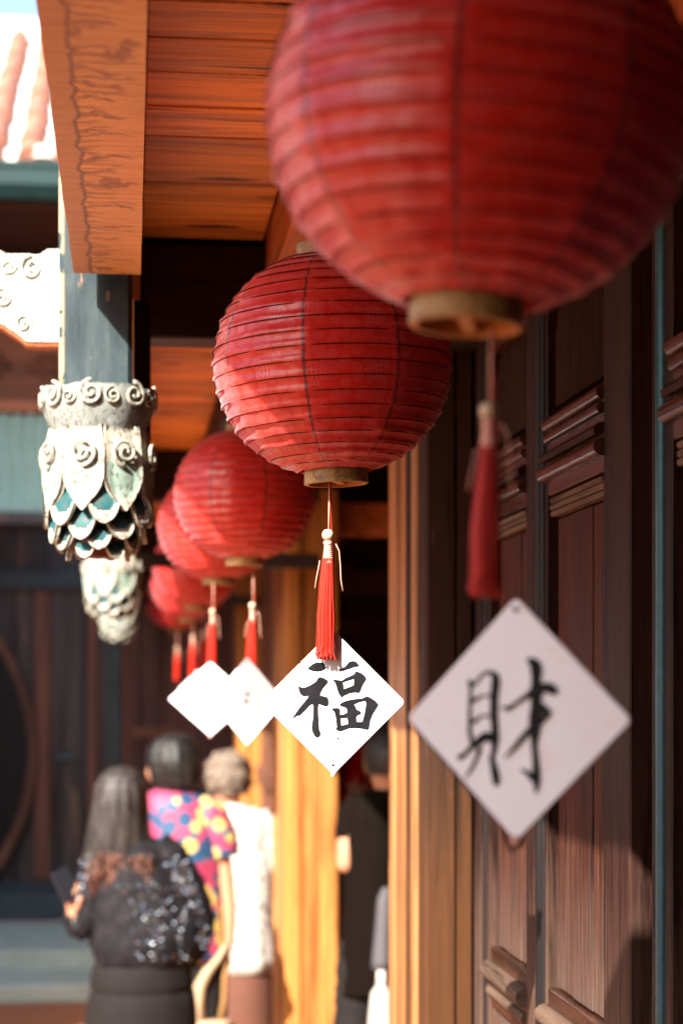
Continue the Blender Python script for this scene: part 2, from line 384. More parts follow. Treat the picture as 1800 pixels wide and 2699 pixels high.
def mat_fabric():
    g = N('red_damask_lantern_silk')
    uv = g.n('ShaderNodeUVMap'); uv.uv_map = 'UVMap'
    vm = g.n('ShaderNodeVectorMath'); vm.operation = 'MULTIPLY'; vm.inputs[1].default_value = (1.06, .46, 0)
    g.set(vm.inputs[0], uv.outputs[0]); p = vm.outputs[0]
    def cells(scale, rnd):
        vo = g.n('ShaderNodeTexVoronoi'); vo.voronoi_dimensions = '2D'; vo.inputs['Scale'].default_value = scale
        vo.inputs['Randomness'].default_value = rnd; g.set(vo.inputs['Vector'], p)
        sb = g.n('ShaderNodeVectorMath'); sb.operation = 'SUBTRACT'; g.set(sb.inputs[0], p); g.set(sb.inputs[1], vo.outputs['Position'])
        sp = g.n('ShaderNodeSeparateXYZ'); g.set(sp.inputs[0], sb.outputs[0])
        ln = g.n('ShaderNodeVectorMath'); ln.operation = 'LENGTH'; g.set(ln.inputs[0], sb.outputs[0])
        return sp.outputs[0], sp.outputs[1], ln.outputs['Value'], vo
    x, y, r, vo = cells(58, .75)
    an = g.math('DIVIDE', g.math('ARCTAN2', y, x), 2 * pi)
    cs = g.n('ShaderNodeSeparateXYZ'); g.set(cs.inputs[0], vo.outputs['Color'])
    sp_ = g.math('FRACT', g.math('ADD', g.math('ADD', g.math('MULTIPLY', r, 330), an), cs.outputs[0]))
    l1 = g.ramp(g.math('ABSOLUTE', g.math('SUBTRACT', sp_, .5)), [(.12, 1.0), (.22, 0.0)])
    l1 = g.math('MULTIPLY', l1, g.ramp(g.math('MULTIPLY', r, 100), [(.72, 1.0), (.85, 0.0)]))
    x2, y2, r2, vo2 = cells(11, .25)                # round medallions
    rr = g.math('MULTIPLY', r2, 60)
    inm = g.ramp(rr, [(.98, 1.0), (1.0, 0.0)])
    ring = g.math('ADD', g.ramp(g.math('ABSOLUTE', g.math('SUBTRACT', rr, .90)), [(.03, 1.0), (.08, 0.0)]),
                  g.ramp(g.math('ABSOLUTE', g.math('SUBTRACT', rr, .72)), [(.02, 1.0), (.06, 0.0)]))
    barv = g.math('GREATER_THAN', g.math('PINGPONG', g.math('MULTIPLY', x2, 330), 1), .55)
    barh = g.math('GREATER_THAN', g.math('PINGPONG', g.math('MULTIPLY', y2, 230), 1), .7)
    bars = g.math('MULTIPLY', g.math('MAXIMUM', barv, barh), g.math('LESS_THAN', rr, .62))
    med = g.math('MULTIPLY', g.math('MAXIMUM', ring, bars), inm)
    pat = g.mix(g.math('LESS_THAN', rr, 1.0), l1, med)
    # soft floral clouds between medallions
    nz = g.noise(p, 55, 4, .7); cloud = g.ramp(g.noise(p, 16, 2), [(.62, 0.0), (.68, .8)])
    pat = g.math('MAXIMUM', pat, g.math('MULTIPLY', cloud, g.math('GREATER_THAN', nz, .52)))
    wear = g.noise(p, 9, 5, .6)
    base = g.mix(wear, (.46, .009, .004), (.68, .026, .009))
    base = g.mix(g.math('MULTIPLY', pat, .20), base, (.85, .22, .24))
    # seams every eighth of the circumference, one doubled strip of cloth
    sx = g.n('ShaderNodeSeparateXYZ'); g.set(sx.inputs[0], uv.outputs[0])
    fr = g.math('ABSOLUTE', g.math('SUBTRACT', g.math('FRACT', g.math('ADD', g.math('MULTIPLY', sx.outputs[0], 8), .5)), .5))
    wig = g.math('MULTIPLY', g.math('SUBTRACT', g.noise(p, 60, 3), .5), .03)
    seam = g.ramp(g.math('ABSOLUTE', g.math('ADD', fr, wig)), [(.010, 1.0), (.024, 0.0)])
    base = g.mix(g.math('MULTIPLY', seam, .8), base, (.05, .004, .004))
    dbl = g.math('MULTIPLY', g.math('LESS_THAN', fr, .05), g.math('GREATER_THAN', g.math('SINE', g.math('MULTIPLY', g.math('FLOOR', g.math('ADD', g.math('MULTIPLY', sx.outputs[0], 8), .5)), pi)), 2))
    g.fin(base, g.math('SUBTRACT', .45, g.math('MULTIPLY', pat, .14)), .04)
    g.b.inputs['Sheen Weight'].default_value = .3; g.b.inputs['Sheen Roughness'].default_value = .45
    g.b.inputs['Sheen Tint'].default_value = (1, .78, .9, 1)
    g.set(g.b.inputs['Coat Weight'], g.math('ADD', .42, g.math('MULTIPLY', pat, .50))); g.b.inputs['Coat Roughness'].default_value = .32; g.b.inputs['Coat Tint'].default_value = (1, .82, .92, 1); g.b.inputs['Coat IOR'].default_value = 1.8
    g.bump(g.math('ADD', g.noise(p, 700, 2), g.math('MULTIPLY', wear, .8)), .18, .001)
    tr = g.n('ShaderNodeBsdfTranslucent'); g.set(tr.inputs[0], g.mix(.6, base, (1.0, .11, .008)))
    ms = g.n('ShaderNodeMixShader'); g.set(ms.inputs[0], g.math('MULTIPLY', .11, g.math('SUBTRACT', 1, seam)))
    g.set(ms.inputs[1], g.b.outputs[0]); g.set(ms.inputs[2], tr.outputs[0]); g.set(g.out.inputs[0], ms.outputs[0])
    return g.m
M['silk'] = mat_fabric()
def mat_hair(name, a, b, rough=.3, ax=.12, sc=90):
    g = N(name); v = g.coords((1, 1, ax)); n = g.noise(v, sc, 4, .6, .3)
    c = g.mix(g.ramp(n, [(.36, 0.0), (.62, 1.0)]), a, b); g.bump(n, .8, .006); return g.fin(c, rough + .15, .35)
M['hair_long'] = mat_hair('dark_glossy_hair', (.002, .002, .002), (.045, .036, .033), .32)
M['hair_short'] = mat_hair('black_bobbed_hair', (.002, .002, .002), (.018, .016, .016), .28)
M['hair_grey'] = mat_hair('grey_curly_hair', (.04, .028, .022), (.21, .16, .125), .5, 1, 45)
M['hair_brown'] = mat_hair('brown_hair_ends', (.02, .008, .005), (.12, .045, .028), .4)
def mat_floral():
    g = N('floral_blouse_print'); v = g.coords(rnd=False)
    def vor(s):
        vo = g.n('ShaderNodeTexVoronoi'); vo.inputs['Scale'].default_value = s; g.set(vo.inputs['Vector'], v); return vo
    a = vor(13); b = vor(19)
    c = g.mix(g.noise(v, 9, 3), (.24, .014, .05), (.32, .05, .12))
    c = g.mix(g.ramp(b.outputs['Distance'], [(.50, 1.0), (.53, 0.0)]), c, (.010, .05, .12))
    c = g.mix(g.ramp(a.outputs['Distance'], [(.36, 1.0), (.40, 0.0)]), c, (.42, .32, .10))
    c = g.mix(g.ramp(a.outputs['Distance'], [(.10, 1.0), (.14, 0.0)]), c, (.42, .09, .05))
    return g.fin(c, .6, .4)
M['floral'] = mat_floral()
def mat_speck(name, a, b, scale, thr):
    g = N(name); v = g.coords(rnd=False); n = g.noise(v, scale, 3)
    return g.fin(g.mix(g.ramp(n, [(thr, 0.0), (thr + .06, 1.0)]), a, b), .75, .15)
M['blouse_white'] = mat_speck('white_speckled_blouse', (.50, .48, .44), (.12, .09, .10), 40, .54)
M['jacket'] = mat_speck('dark_knit_jacket', (.007, .006, .008), (.013, .012, .014), 26, .5)
M['black_jacket'] = plain('black_wool_jacket', (.006, .004, .003), .9, .3, 60, spec=.03)
M['banner'] = mat_speck('red_white_blue_cloth', (.42, .012, .025), (.55, .58, .66), 7, .56)
g = N('sequin_metal'); M['sequin'] = g.fin((.60, .68, .78), .07, .5, Metallic=1.0)
g = N('terracotta_paving'); v = g.coords(rnd=False); nn = g.noise(v, 3, 6)
br = g.n('ShaderNodeTexBrick'); br.inputs['Scale'].default_value = 2.2; g.set(br.inputs['Vector'], v)
br.inputs['Color1'].default_value = (.40, .15, .06, 1); br.inputs['Color2'].default_value = (.33, .12, .05, 1); br.inputs['Mortar'].default_value = (.25, .2, .17, 1)
br.inputs['Mortar Size'].default_value = .012
g.bump(nn, .3, .004)
M['ground'] = g.fin(g.mix(.35, br.outputs[0], g.mix(nn, (.29, .11, .05), (.46, .19, .085))), .75)

# ------------------------------------------------------------------ ground
tag(mk('ground', [(-60, -60, GZ), (60, -60, GZ), (60, 90, GZ), (-60, 90, GZ)], [(0, 1, 2, 3)], M['ground'], origin=(0, 0, GZ)), kind='structure',
    label='red clay paving of the courtyard and the covered walk')

# ------------------------------------------------------------------ veranda structure
BX0, BX1, BZ = -.092, .016, .667
CY = [3.30, 6.32, 9.36]                             # cross beams / hanging posts
# eaves beams, one length per bay
bl = ['water-stained orange eaves beam over the walk, its end above the nearest carved pendant',
      'second length of eaves beam behind the nearest hanging post', 'far length of eaves beam beyond the second hanging post',
      'last short length of eaves beam meeting the end hall']
seg_y = [(.66, 3.10), (3.30, 6.12), (6.34, 9.18), (9.40, 12.4)]
for i, (a, b) in enumerate(seg_y):
    bm = bmesh.new(); n = 60
    L = (b - a) / 2; hx = (BX1 - BX0) / 2
    rows = []
    for k in range(n + 1):
        y = -L + 2 * L * k / n; w = .0012 * noise.noise(Vector((0, y * 6, i))) + .0006 * noise.noise(Vector((3, y * 25, i)))
        ez = .010 if k == n else 0.0
        rows.append([bm.verts.new((-hx + w, y, -.07)), bm.verts.new((hx + w * .3, y, -.07 )),
                     bm.verts.new((hx, y, .13)), bm.verts.new((-hx, y, .13))])
    for k in range(n):
        for j in range(4):
            bm.faces.new((rows[k][j], rows[k][(j + 1) % 4], rows[k + 1][(j + 1) % 4], rows[k + 1][j]))
    bm.faces.new(rows[0]); bm.faces.new(rows[-1][::-1])
    bmesh.ops.recalc_face_normals(bm, faces=bm.faces)
    me = bpy.data.meshes.new('eaves_beam'); bm.to_mesh(me); bm.free(); me.materials.append(M['beam'])
    o = link('eaves_beam', me, ((BX0 + BX1) / 2, (a + b) / 2, BZ + .07), None)
    tag(o, bl[i], 'beam', 'eaves beams')
# ceiling boards
CZ = .80
lab = {0: 'orange plank ceiling with knots in the near bay beside the stained beam', 1: 'orange plank ceiling of the second bay beyond the dark cross beam',
       2: 'plank ceiling of the third bay above the far lanterns', 3: 'plank ceiling of the farthest bay'}
edges0 = [CZ * FPX / (HY - y) for y in (192, 283, 360, 487)]
for b in range(4):
    ce = empty('plank_ceiling', (.12, [2.0, 4.9, 7.9, 10.9][b], CZ), lab[b], 'ceiling', 'plank ceilings of the walk')
    if b == 0:
        ys = [.66, .86, 1.03, 1.22, 1.40, 1.57, 1.75, 1.92] + [CZ * FPX / (HY - y) for y in (-240, -115, 0, 100, 192, 283, 360, 487)] + [3.428]
        ys = sorted(ys)
    else:
        y0, y1 = [0, 3.535, 6.555, 9.595][b], [0, 6.445, 9.485, 12.4][b]
        ys = [y0]
        while ys[-1] < y1 - .25: ys.append(ys[-1] + random.choice((.17, .19, .22, .26)))
        ys.append(y1)
    for a, c in zip(ys, ys[1:]):
        gap = .0016 if b else .0028
        if b == 0 and abs(c - CZ * FPX / (HY - 487)) < .001: c -= .012
        dz = random.uniform(0, .0035)
        if b == 0 and c > 3.2: a += .014; dz = -.004
        box('ceiling_board', (BX1 + .004, a + gap, CZ - dz), (.238, c - gap, CZ + .022), M['ceil'], ce, .002, .0006)
# second longitudinal beam and lower ceiling
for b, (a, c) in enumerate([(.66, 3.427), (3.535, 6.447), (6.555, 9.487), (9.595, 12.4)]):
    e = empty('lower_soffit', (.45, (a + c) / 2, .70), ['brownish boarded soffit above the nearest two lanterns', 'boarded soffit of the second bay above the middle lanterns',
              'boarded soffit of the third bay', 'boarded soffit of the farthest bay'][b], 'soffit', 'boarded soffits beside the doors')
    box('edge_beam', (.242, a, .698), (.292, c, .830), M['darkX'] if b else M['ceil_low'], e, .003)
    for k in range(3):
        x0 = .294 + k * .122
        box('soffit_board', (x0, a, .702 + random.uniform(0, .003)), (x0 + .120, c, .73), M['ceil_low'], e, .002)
# roof deck over everything
rf = empty('veranda_roof', (.9, 6, .9), 'tiled roof carried over the covered walk', 'roof')
box('roof_deck', (BX0 + .005, .64, .832), (2.6, 12.45, .87), M['black'], rf, 0)
box('roof_covering', (BX0 + .01, .64, .872), (2.6, 12.45, .93), M['tile'], rf, 0)
# unseen roof added to shade the near end (beyond the frame, overhead)
pr = empty('added_shade_roof', (0, -1, 1.15), 'unseen roof added to shade the near end of the walk', 'roof')
box('roof_deck', (-1.7, -2.6, 1.08), (2.6, .60, 1.12), M['fascia'], pr, 0)
box('roof_covering', (-1.71, -2.6, 1.122), (2.6, .61, 1.17), M['tile'], pr, 0)
pw = empty('added_dark_wall', (2.0, -3.25, GZ), 'unseen dark wall added to block light at the near end', 'wall')  # unseen wall, added to cut the light from the front
box('wall', (-1.35, -3.4, GZ), (2.8, -3.2, 2.9), M['door'], pw, 0)
oh = empty('added_sky_blocker', (-2.9, -3.6, GZ), 'unseen dark hall added to block the frontal sky', 'light blocker')  # unseen hall, added to hide the sky in front of the lanterns
box('wall', (-4.4, -3.7, GZ), (-1.36, -3.41, 2.9), M['door'], oh, 0)
box('roof', (-4.6, -5.5, 2.92), (2.9, -3.1, 3.1), M['tile'], oh, 0)
# cross beams
for i, y in enumerate(CY):
    e = empty('cross_beam', (.3, y, .63), ['dark cross beam behind the nearest hanging post', 'dark cross beam behind the second hanging post', 'dark cross beam behind the farthest hanging post'][i], 'beam', 'cross beams of the walk')
    box('beam', (BX1 + .002, y + .13, .625), (.640, y + .23, .797), M['darkX'], e, .004)
    box('tie_rail', (BX1 + .002, y + .15, .40), (.640, y + .20, .45), M['darkX'], e, .003) if i else None

# ------------------------------------------------------------------ carved hanging posts
def petal_obj(name, phi, R, z0, H, Wd, bulge, mats, parent, c, tip=.35, thick=.005, small=False):
    nu, nv = 12, 14; vs = []; fs = []; fm = []
    nrm = Vector((cos(phi), sin(phi), 0)); tan = Vector((-sin(phi), cos(phi), 0))
    for lay in (0, 1):
        for j in range(nv + 1):
            v = j / nv
            w = Wd * (1 if v < tip else max(0.05, 1 - ((v - tip) / (1 - tip)) ** 1.75))
            if small: w = Wd * max(.06, sqrt(max(0, 1 - v ** 2.4)))
            for i in range(nu + 1):
                u = -1 + 2 * i / nu; x = u * w
                r = R + bulge * sin(pi * min(1, v * .92)) + (.010 * max(0, v - .8) * 5 if not small else .012 * v)
                r -= x * x / (2 * R) * .9
                border = (abs(u) > .76 or v > .84)
                if lay == 0 and not border: r -= .0048
                if small: r -= .003 * cos(u * pi / 2) * (1 - v)
                if lay: r -= thick + .004
                vs.append(c + nrm * r + tan * x + Vector((0, 0, z0 - v * H)))
    m = (nu + 1) * (nv + 1)
    for lay in (0, 1):
        for j in range(nv):
            for i in range(nu):
                a = lay * m + j * (nu + 1) + i; q = (a, a + 1, a + nu + 2, a + nu + 1)
                fs.append(q if lay else q[::-1])
                u = abs(-1 + 2 * (i + .5) / nu); v = (j + .5) / nv
                if small: fm.append(1 if v < .72 - .22 * u * u else 0)
                else: fm.append(1 if (u < .80 and .42 < v < .86) else 0)
                if lay: fm[-1] = 0
    def strip(idx):
        for a, b in zip(idx, idx[1:]): fs.append((a, b, b + m, a + m)); fm.append(0)
    strip([j * (nu + 1) for j in range(nv + 1)]); strip([j * (nu + 1) + nu for j in range(nv, -1, -1)])
    strip([nv * (nu + 1) + i for i in range(nu + 1)]); strip([i for i in range(nu, -1, -1)])
    return mk(name, vs, fs, None, parent, smooth=True, mats=mats, fm=fm)
def spiral_path(c, nrm, R, turns=1.9, flip=1, start=0.0, n=34):
    nrm = Vector(nrm).normalized(); up = Vector((0, 0, 1)); t = up.cross(nrm).normalized() * flip
    pts = []; rs = []
    for k in range(n):
        f = k / (n - 1); a = start + f * turns * 2 * pi; r = R * (1 - f * .86)
        pts.append(Vector(c) + t * (r * cos(a)) + up * (r * sin(a)) + nrm * (.004 * f)); rs.append(max(.0016, R * .17 * (1 - f * .35)))
    return pts, rs
def make_pendant():
    c = Vector((-.0545, 3.215, 0))                  # centre line
    e = empty('hanging_post', (c.x, c.y, .21), 'nearest carved hanging post, grey-green shaft above a lotus of cream petals', 'hanging post', 'carved hanging posts under the eaves')
    sh = box('shaft', (c.x - .0635, c.y - .0635, .470), (c.x + .0575, c.y + .0575, .99), M['green_post'], e, .008)
    cc = c.copy()
    # collar: flared octagonal ring
    lathe('collar', [(.052, .494), (.070, .498), (.0925, .492), (.094, .470), (.088, .445), (.076, .424), (.06, .420)], cc, M['collar'], e, 16, True)
    for k in range(8):                              # scroll bosses round the collar
        a = pi / 8 + k * pi / 4 - pi / 2 + .12
        for s, rr, dz in ((1, .0215, .478), (-1, .0145, .474)):
            aa = a + s * (.17 if s > 0 else .24); d = Vector((cos(aa), sin(aa), 0))
            pts, rs = spiral_path(cc + d * .0940 + Vector((0, 0, dz)), d, rr, 1.7, s if k % 2 else -s, start=pi / 2)
            v, f = tube_mesh(pts, rs, 7)
            sc = mk('scroll', v, f, M['petal_cream'], e, smooth=True)
            v2 = []; f2 = []
            # domed boss under the scroll
            lathe_r = rr * 1.05
        d = Vector((cos(a), sin(a), 0)); t = Vector((-sin(a), cos(a), 0)); vs = []; fs = []
        for i in range(7):
            for j in range(9):
                u = -1 + 2 * j / 8; v = i / 6
                w = .033 * (1 - .12 * v)
                r = .0885 + .009 * sqrt(max(0, 1 - u * u)) * (1 - .35 * v) - .016 * v * v - (u * w) ** 2 / .18
                vs.append(cc + d * r + t * (u * w) + Vector((0, 0, .489 - .066 * v + .006 * (1 - u * u) * (1 - v))))
        for i in range(6):
            for j in range(8): q = i * 9 + j; fs.append((q, q + 9, q + 10, q + 1))
        mk('boss', vs, fs, M['collar'], e, smooth=True)
    # core
    lathe('core', [(.062, .43), (.068, .38), (.066, .32), (.058, .275), (.046, .235), (.030, .214), (.0, .211)], cc, M['petal_core'], e, 24)
    for k in range(8):
        a = pi / 8 + k * pi / 4 - pi / 2 + .12
        p = petal_obj('large_petal', a, .082, .428, .142, .0355, .012, [M['petal_cream'], M['petal_mint']], e, cc, .58)
        d = Vector((cos(a), sin(a), 0))
        pts, rs = spiral_path(cc + d * .0925 + Vector((0, 0, .382)), d, .0235, 1.8, 1 if k % 2 else -1, start=-pi / 2)
        v, f = tube_mesh(pts, rs, 7); mk('petal_scroll', v, f, M['petal_cream'], p, smooth=True)
    tiers = [(.0755, .335, .073, .0310, .12, 7), (.0660, .300, .062, .0290, pi / 7 + .12, 7), (.0545, .272, .050, .0260, .05, 6), (.0400, .250, .040, .0210, pi / 6 + .1, 6)]
    rj = random.Random(11)
    for R, z0, H, wd, off, n in tiers:
        for k in range(n):
            petal_obj('small_petal', k * 2 * pi / n + off - pi / 2 + rj.uniform(-.05, .05), R + rj.uniform(-.0015, .0025), z0 + rj.uniform(-.003, .003), H * rj.uniform(.95, 1.05), wd * rj.uniform(.92, 1.05), .006 + rj.uniform(0, .004), [M['petal_cream'], M['petal_teal']], e, cc, .2, .003, True)
    return e
pend = make_pendant()
hl = [None, 'second carved hanging post, smaller, seen just under the nearest carved lotus', 'farthest carved hanging post, blurred, below the second carved lotus']
for i in (1, 2):
    c = copy_tree(pend); c.location = pend.location + Vector((-.006, CY[i] - CY[0], 0)); c['label'] = hl[i]
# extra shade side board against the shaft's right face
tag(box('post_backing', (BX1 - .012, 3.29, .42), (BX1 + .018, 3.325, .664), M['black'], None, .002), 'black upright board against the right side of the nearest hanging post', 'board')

# carved white bracket panel left of the first hanging post
def bracket():
    D = 3.23
    e = empty('carved_bracket', P(60, 905, D), 'white carved scroll bracket fixed to the left side of the nearest hanging post', 'bracket')
    out = [(156, 655), (125, 656), (108, 668), (92, 671), (75, 667), (60, 668), (45, 668), (30, 668), (18, 668), (5, 661), (-12, 655), (-30, 660), (-45, 668), (-70, 660), (-95, 655), (-120, 668), (-135, 655), (-180, 655),
           (-180, 860), (-140, 850), (-60, 846), (-20, 846), (0, 850), (12, 856), (28, 868), (45, 878), (58, 888), (70, 898), (100, 900), (156, 900)]
    pts = [P(x, y, D) for x, y in out]
    f = pts; b = [p + Vector((0, .038, 0)) for p in pts]; n = len(pts)
    tri = tessellate_polygon([f])
    def nf(t): return t if (f[t[1]] - f[t[0]]).cross(f[t[2]] - f[t[0]]).y < 0 else t[::-1]
    fs = [nf(t) for t in tri] + [tuple(n + i for i in nf(t))[::-1] for t in tri] + [(i, (i + 1) % n, n + (i + 1) % n, n + i) for i in range(n)]
    mk('panel', f + b, fs, M['bracket'], e)
    # orange underside moulding
    low = out[18:]
    a = [P(x, y + 1, D + .002) for x, y in low]; c = [P(x, y + 13, D + .006) for x, y in low]
    a2 = [p + Vector((0, .04, 0)) for p in a]; c2 = [p + Vector((0, .04, 0)) for p in c]
    vs = a + c + c2 + a2; m = len(low); fs = []
    for i in range(m - 1):
        for q in range(4):
            fs.append((q * m + i, q * m + i + 1, ((q + 1) % 4) * m + i + 1, ((q + 1) % 4) * m + i))
    fs += [(0, m, 2 * m, 3 * m), (m - 1, 2 * m - 1, 3 * m - 1, 4 * m - 1)]
    mk('edge_moulding', vs, fs, M['bracket_edge'], e)
    for (x, y, r, fl, st) in ((83, 705, 32, 1, pi / 2), (5, 785, 30, -1, 0), (62, 853, 24, 1, 0), (20, 700, 26, -1, pi / 2), (-45, 705, 30, 1, pi / 2), (-60, 790, 32, -1, 0), (-100, 740, 30, 1, 0)):
        c0 = P(x, y, D) + Vector((0, -.002, 0)); pts, rs = spiral_path(c0, (0, -1, 0), r * D / FPX, 1.6, fl, st)
        rs = [q * .9 for q in rs]
        v, fc = tube_mesh(pts, rs, 7); mk('scroll', v, fc, M['bracket'], e, smooth=True)
bracket()

# ------------------------------------------------------------------ right-hand wall of posts and doors
WX = .64
def half_round(name, z, r, y0, y1, mat, parent, x=WX, k=.9):
    prof = [(x + .004, z - r)] + [(x - k * r * sin(a), z - r * cos(a)) for a in [pi * i / 10 for i in range(11)]] + [(x + .004, z + r)]
    return prism(name, prof, 'Y', y0, y1, mat, parent, True)
def vert_bead(name, y, r, z0, z1, mat, parent, x=WX, k=.8):
    prof = [(x + .004, y - r)] + [(x - k * r * sin(a), y - r * cos(a)) for a in [pi * i / 8 for i in range(9)]] + [(x + .004, y + r)]
    return prism(name, prof, 'Z', z0, z1, mat, parent, True)
def leaf(y0, y1, near, far, label, panelmat, stilemat, dx=0.0, bead=None):
    """door leaf in the plane X=WX+dx between y0 (near) and y1"""
    X = WX + dx
    e = empty('door_leaf', (X, (y0 + y1) / 2, GZ), label, 'door', 'panelled door leaves of the walk')
    T = .045
    box('stile', (X, y0, GZ + .1), (X + T, y0 + near, .70), stilemat, e, .003)
    box('stile', (X, y1 - far, GZ + .1), (X + T, y1, .70), M['door'], e, .003)
    a, b = y0 + near, y1 - far
    box('rail', (X + .002, a + .001, .595), (X + T, b - .001, .70), M['doorH'], e, .002)
    box('rail', (X + .002, a + .001, .292), (X + T, b - .001, .408), M['doorH'], e, .002)
    box('rail', (X + .002, a + .001, -.575), (X + T, b - .001, -.470), M['doorH'], e, .002)
    box('rail', (X + .002, a + .001, GZ + .10), (X + T, b - .001, GZ + .25), M['doorH'], e, .002)
    # upper panel with clipped corners
    ym = (a + b) / 2; cl = .035
    box('upper_panel', (X + .022, a - .004, .405), (X + .034, b + .004, .597), M['panel_up'], e, 0)
    pr_ = [(a + .012, .428), (b - .02, .428), (b - .02, .538), (b - .032, .552), (b - .036, .566), (b - .052, .580), (a + .04, .580), (a + .03, .566), (a + .018, .552), (a + .012, .538)]
    prism('raised_field', pr_, 'X', X + .010, X + .0235, M['panel_up'], e)
    half_round('moulding', .401, .0100, a + .002, b - .004, M['doorH'], e, X, 1.0)
    half_round('moulding', .379, .0080, a + .003, b - .014, M['doorH'], e, X, 1.1)
    half_round('round_bar', .325, .0125, a - .001, b + .010, M['doorH'], e, X, 1.15)
    prism('bar_fillet', [(X + .003, .345), (X - .012, .342), (X - .014, .350), (X - .006, .358), (X + .003, .360)], 'Y', a + .001, b - .002, M['door'], e)
    # stepped cornice over the lower panel
    for q, (zz, ins, pr0) in enumerate(((.286, .030, .010), (.277, .020, .007), (.268, .010, .004))):
        box('cornice_step', (X - pr0 + .008, a + .004, zz - .0085), (X + .03, b - ins, zz), M['weatherH'], e, .002, .0005)
    # long lower panel of upright boards
    nb = 3 if (b - a) > .3 else 2; wd = (b - a) / nb
    box('panel_back', (X + .028, a - .004, -.472), (X + .036, b + .004, .294), M['black'], e, 0)
    for q in range(nb):
        box('panel_board', (X + .016 - (.002 if q == 1 else 0), a + q * wd + .0008 + (.008 if q == 0 else 0), -.468), (X + .027, a + (q + 1) * wd - .0008 - (.012 if q == nb - 1 else 0), .256), panelmat, e, .0015)
    box('panel_bead', (X + .006, a, -.47), (X + .016, a + .0065, .29), M['black'], e, .002)
    half_round('round_bar', -.512, .016, a - .001, b + .008, M['weatherH'], e, X, 1.1)
    half_round('moulding', -.548, .008, a + .002, b - .004, M['weatherH'], e, X, 1.0)
    box('lower_panel', (X + .018, a - .003, GZ + .24), (X + .03, b + .003, -.572), panelmat, e, .002)
    if bead:
        for yb, rb, mt in bead: vert_bead('upright_bead', yb, rb, GZ + .12, .695, mt, e, X)
    return e
Y = lambda px: YX(px, WX)
yA, yB = Y(1405), Y(1252)       # leaf 2
leaf(Y(1658), Y(1408), Y(1590) - Y(1658), Y(1408) - Y(1440), 'panelled door leaf directly right of the blurred white sign, with wide purple-brown stile', M['panel'], M['door'],
     bead=[(Y(1424), .009, M['black']), (Y(1434), .007, M['black'])])
leaf(Y(1405), Y(1256), Y(1386) - Y(1405), Y(1256) - Y(1290), 'panelled door leaf half hidden behind the near red tassel and white sign', M['panel'], M['door'],
     bead=[(Y(1270), .008, M['door']), (Y(1281), .006, M['black'])])
leaf(1.74, Y(1717), .10, Y(1717) - Y(1768), 'panelled door leaf tinted with a painted bluish reflection at the right edge of the photo', M['panel_blue'], M['door'],
     bead=[(Y(1746), .011, M['teal_bead']), (Y(1730), .006, M['door'])])
leaf(1.15, 1.735, .06, .06, 'panelled door leaf nearest the viewer, past the right edge', M['panel_blue'], M['door'])
tag(box('door_post', (WX + .03, Y(1716), GZ), (WX + .12, Y(1659), .70), M['black'], None, .002), 'black upright post in the gap between the two right-hand doors', 'door post')
jb = empty('door_jamb', (WX, Y(1235), GZ), 'dark jamb strips between the weathered post and the doors', 'door jamb')
for px0, px1, dx, mt in ((1217, 1230, -.004, M['door']), (1230.5, 1240, .012, M['black']), (1240.5, 1254, .0, M['door'])):
    box('jamb_strip', (WX + dx, Y(px1), GZ), (WX + .06, Y(px0), .70), mt, jb, .002)
th = empty('door_threshold', (WX, 2.3, GZ), 'stone threshold under the door leaves', 'threshold')
box('sill', (WX - .03, 1.1, GZ), (WX + .12, 3.55, GZ + .098), M['stone'], th, .005)
tr = empty('lintel', (WX, 2.3, .75), 'dark lintel over the door leaves', 'lintel')
box('beam', (WX + .004, .66, .735), (WX + .12, 3.56, .83), M['darkX'], tr, .004)
tag(box('wall_pier', (WX + .03, .0, GZ), (WX + .14, 1.14, .70), M['door'], None, .004), 'wooden wall beside the viewer', 'wall')

# posts
def post_A():
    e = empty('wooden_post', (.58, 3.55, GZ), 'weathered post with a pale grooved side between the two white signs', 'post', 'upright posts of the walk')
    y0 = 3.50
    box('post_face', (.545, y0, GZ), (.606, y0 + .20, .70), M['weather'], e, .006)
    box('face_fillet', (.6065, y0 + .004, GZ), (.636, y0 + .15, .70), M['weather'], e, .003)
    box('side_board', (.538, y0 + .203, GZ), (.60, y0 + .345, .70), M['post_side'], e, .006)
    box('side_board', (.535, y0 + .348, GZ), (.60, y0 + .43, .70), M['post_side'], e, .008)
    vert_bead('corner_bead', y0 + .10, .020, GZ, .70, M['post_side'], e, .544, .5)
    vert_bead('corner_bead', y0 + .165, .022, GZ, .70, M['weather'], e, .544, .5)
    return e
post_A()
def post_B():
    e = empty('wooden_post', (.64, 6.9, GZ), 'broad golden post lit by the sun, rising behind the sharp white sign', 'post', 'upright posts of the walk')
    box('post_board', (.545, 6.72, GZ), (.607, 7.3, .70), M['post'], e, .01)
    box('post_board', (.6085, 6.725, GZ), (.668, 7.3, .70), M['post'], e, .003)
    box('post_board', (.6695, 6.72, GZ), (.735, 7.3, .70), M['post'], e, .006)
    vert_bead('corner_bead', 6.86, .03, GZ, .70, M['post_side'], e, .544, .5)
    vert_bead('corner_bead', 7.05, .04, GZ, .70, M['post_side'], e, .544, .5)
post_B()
def post_C():
    e = empty('wooden_post', (.6, 9.8, GZ), 'far brown post just left of the broad golden post', 'post', 'upright posts of the walk')
    box('post_board', (.545, 9.7, GZ), (.605, 10.1, .70), M['post'], e, .01)
    box('post_board', (.607, 9.7, GZ), (.69, 10.1, .70), M['post'], e, .01)
post_C()
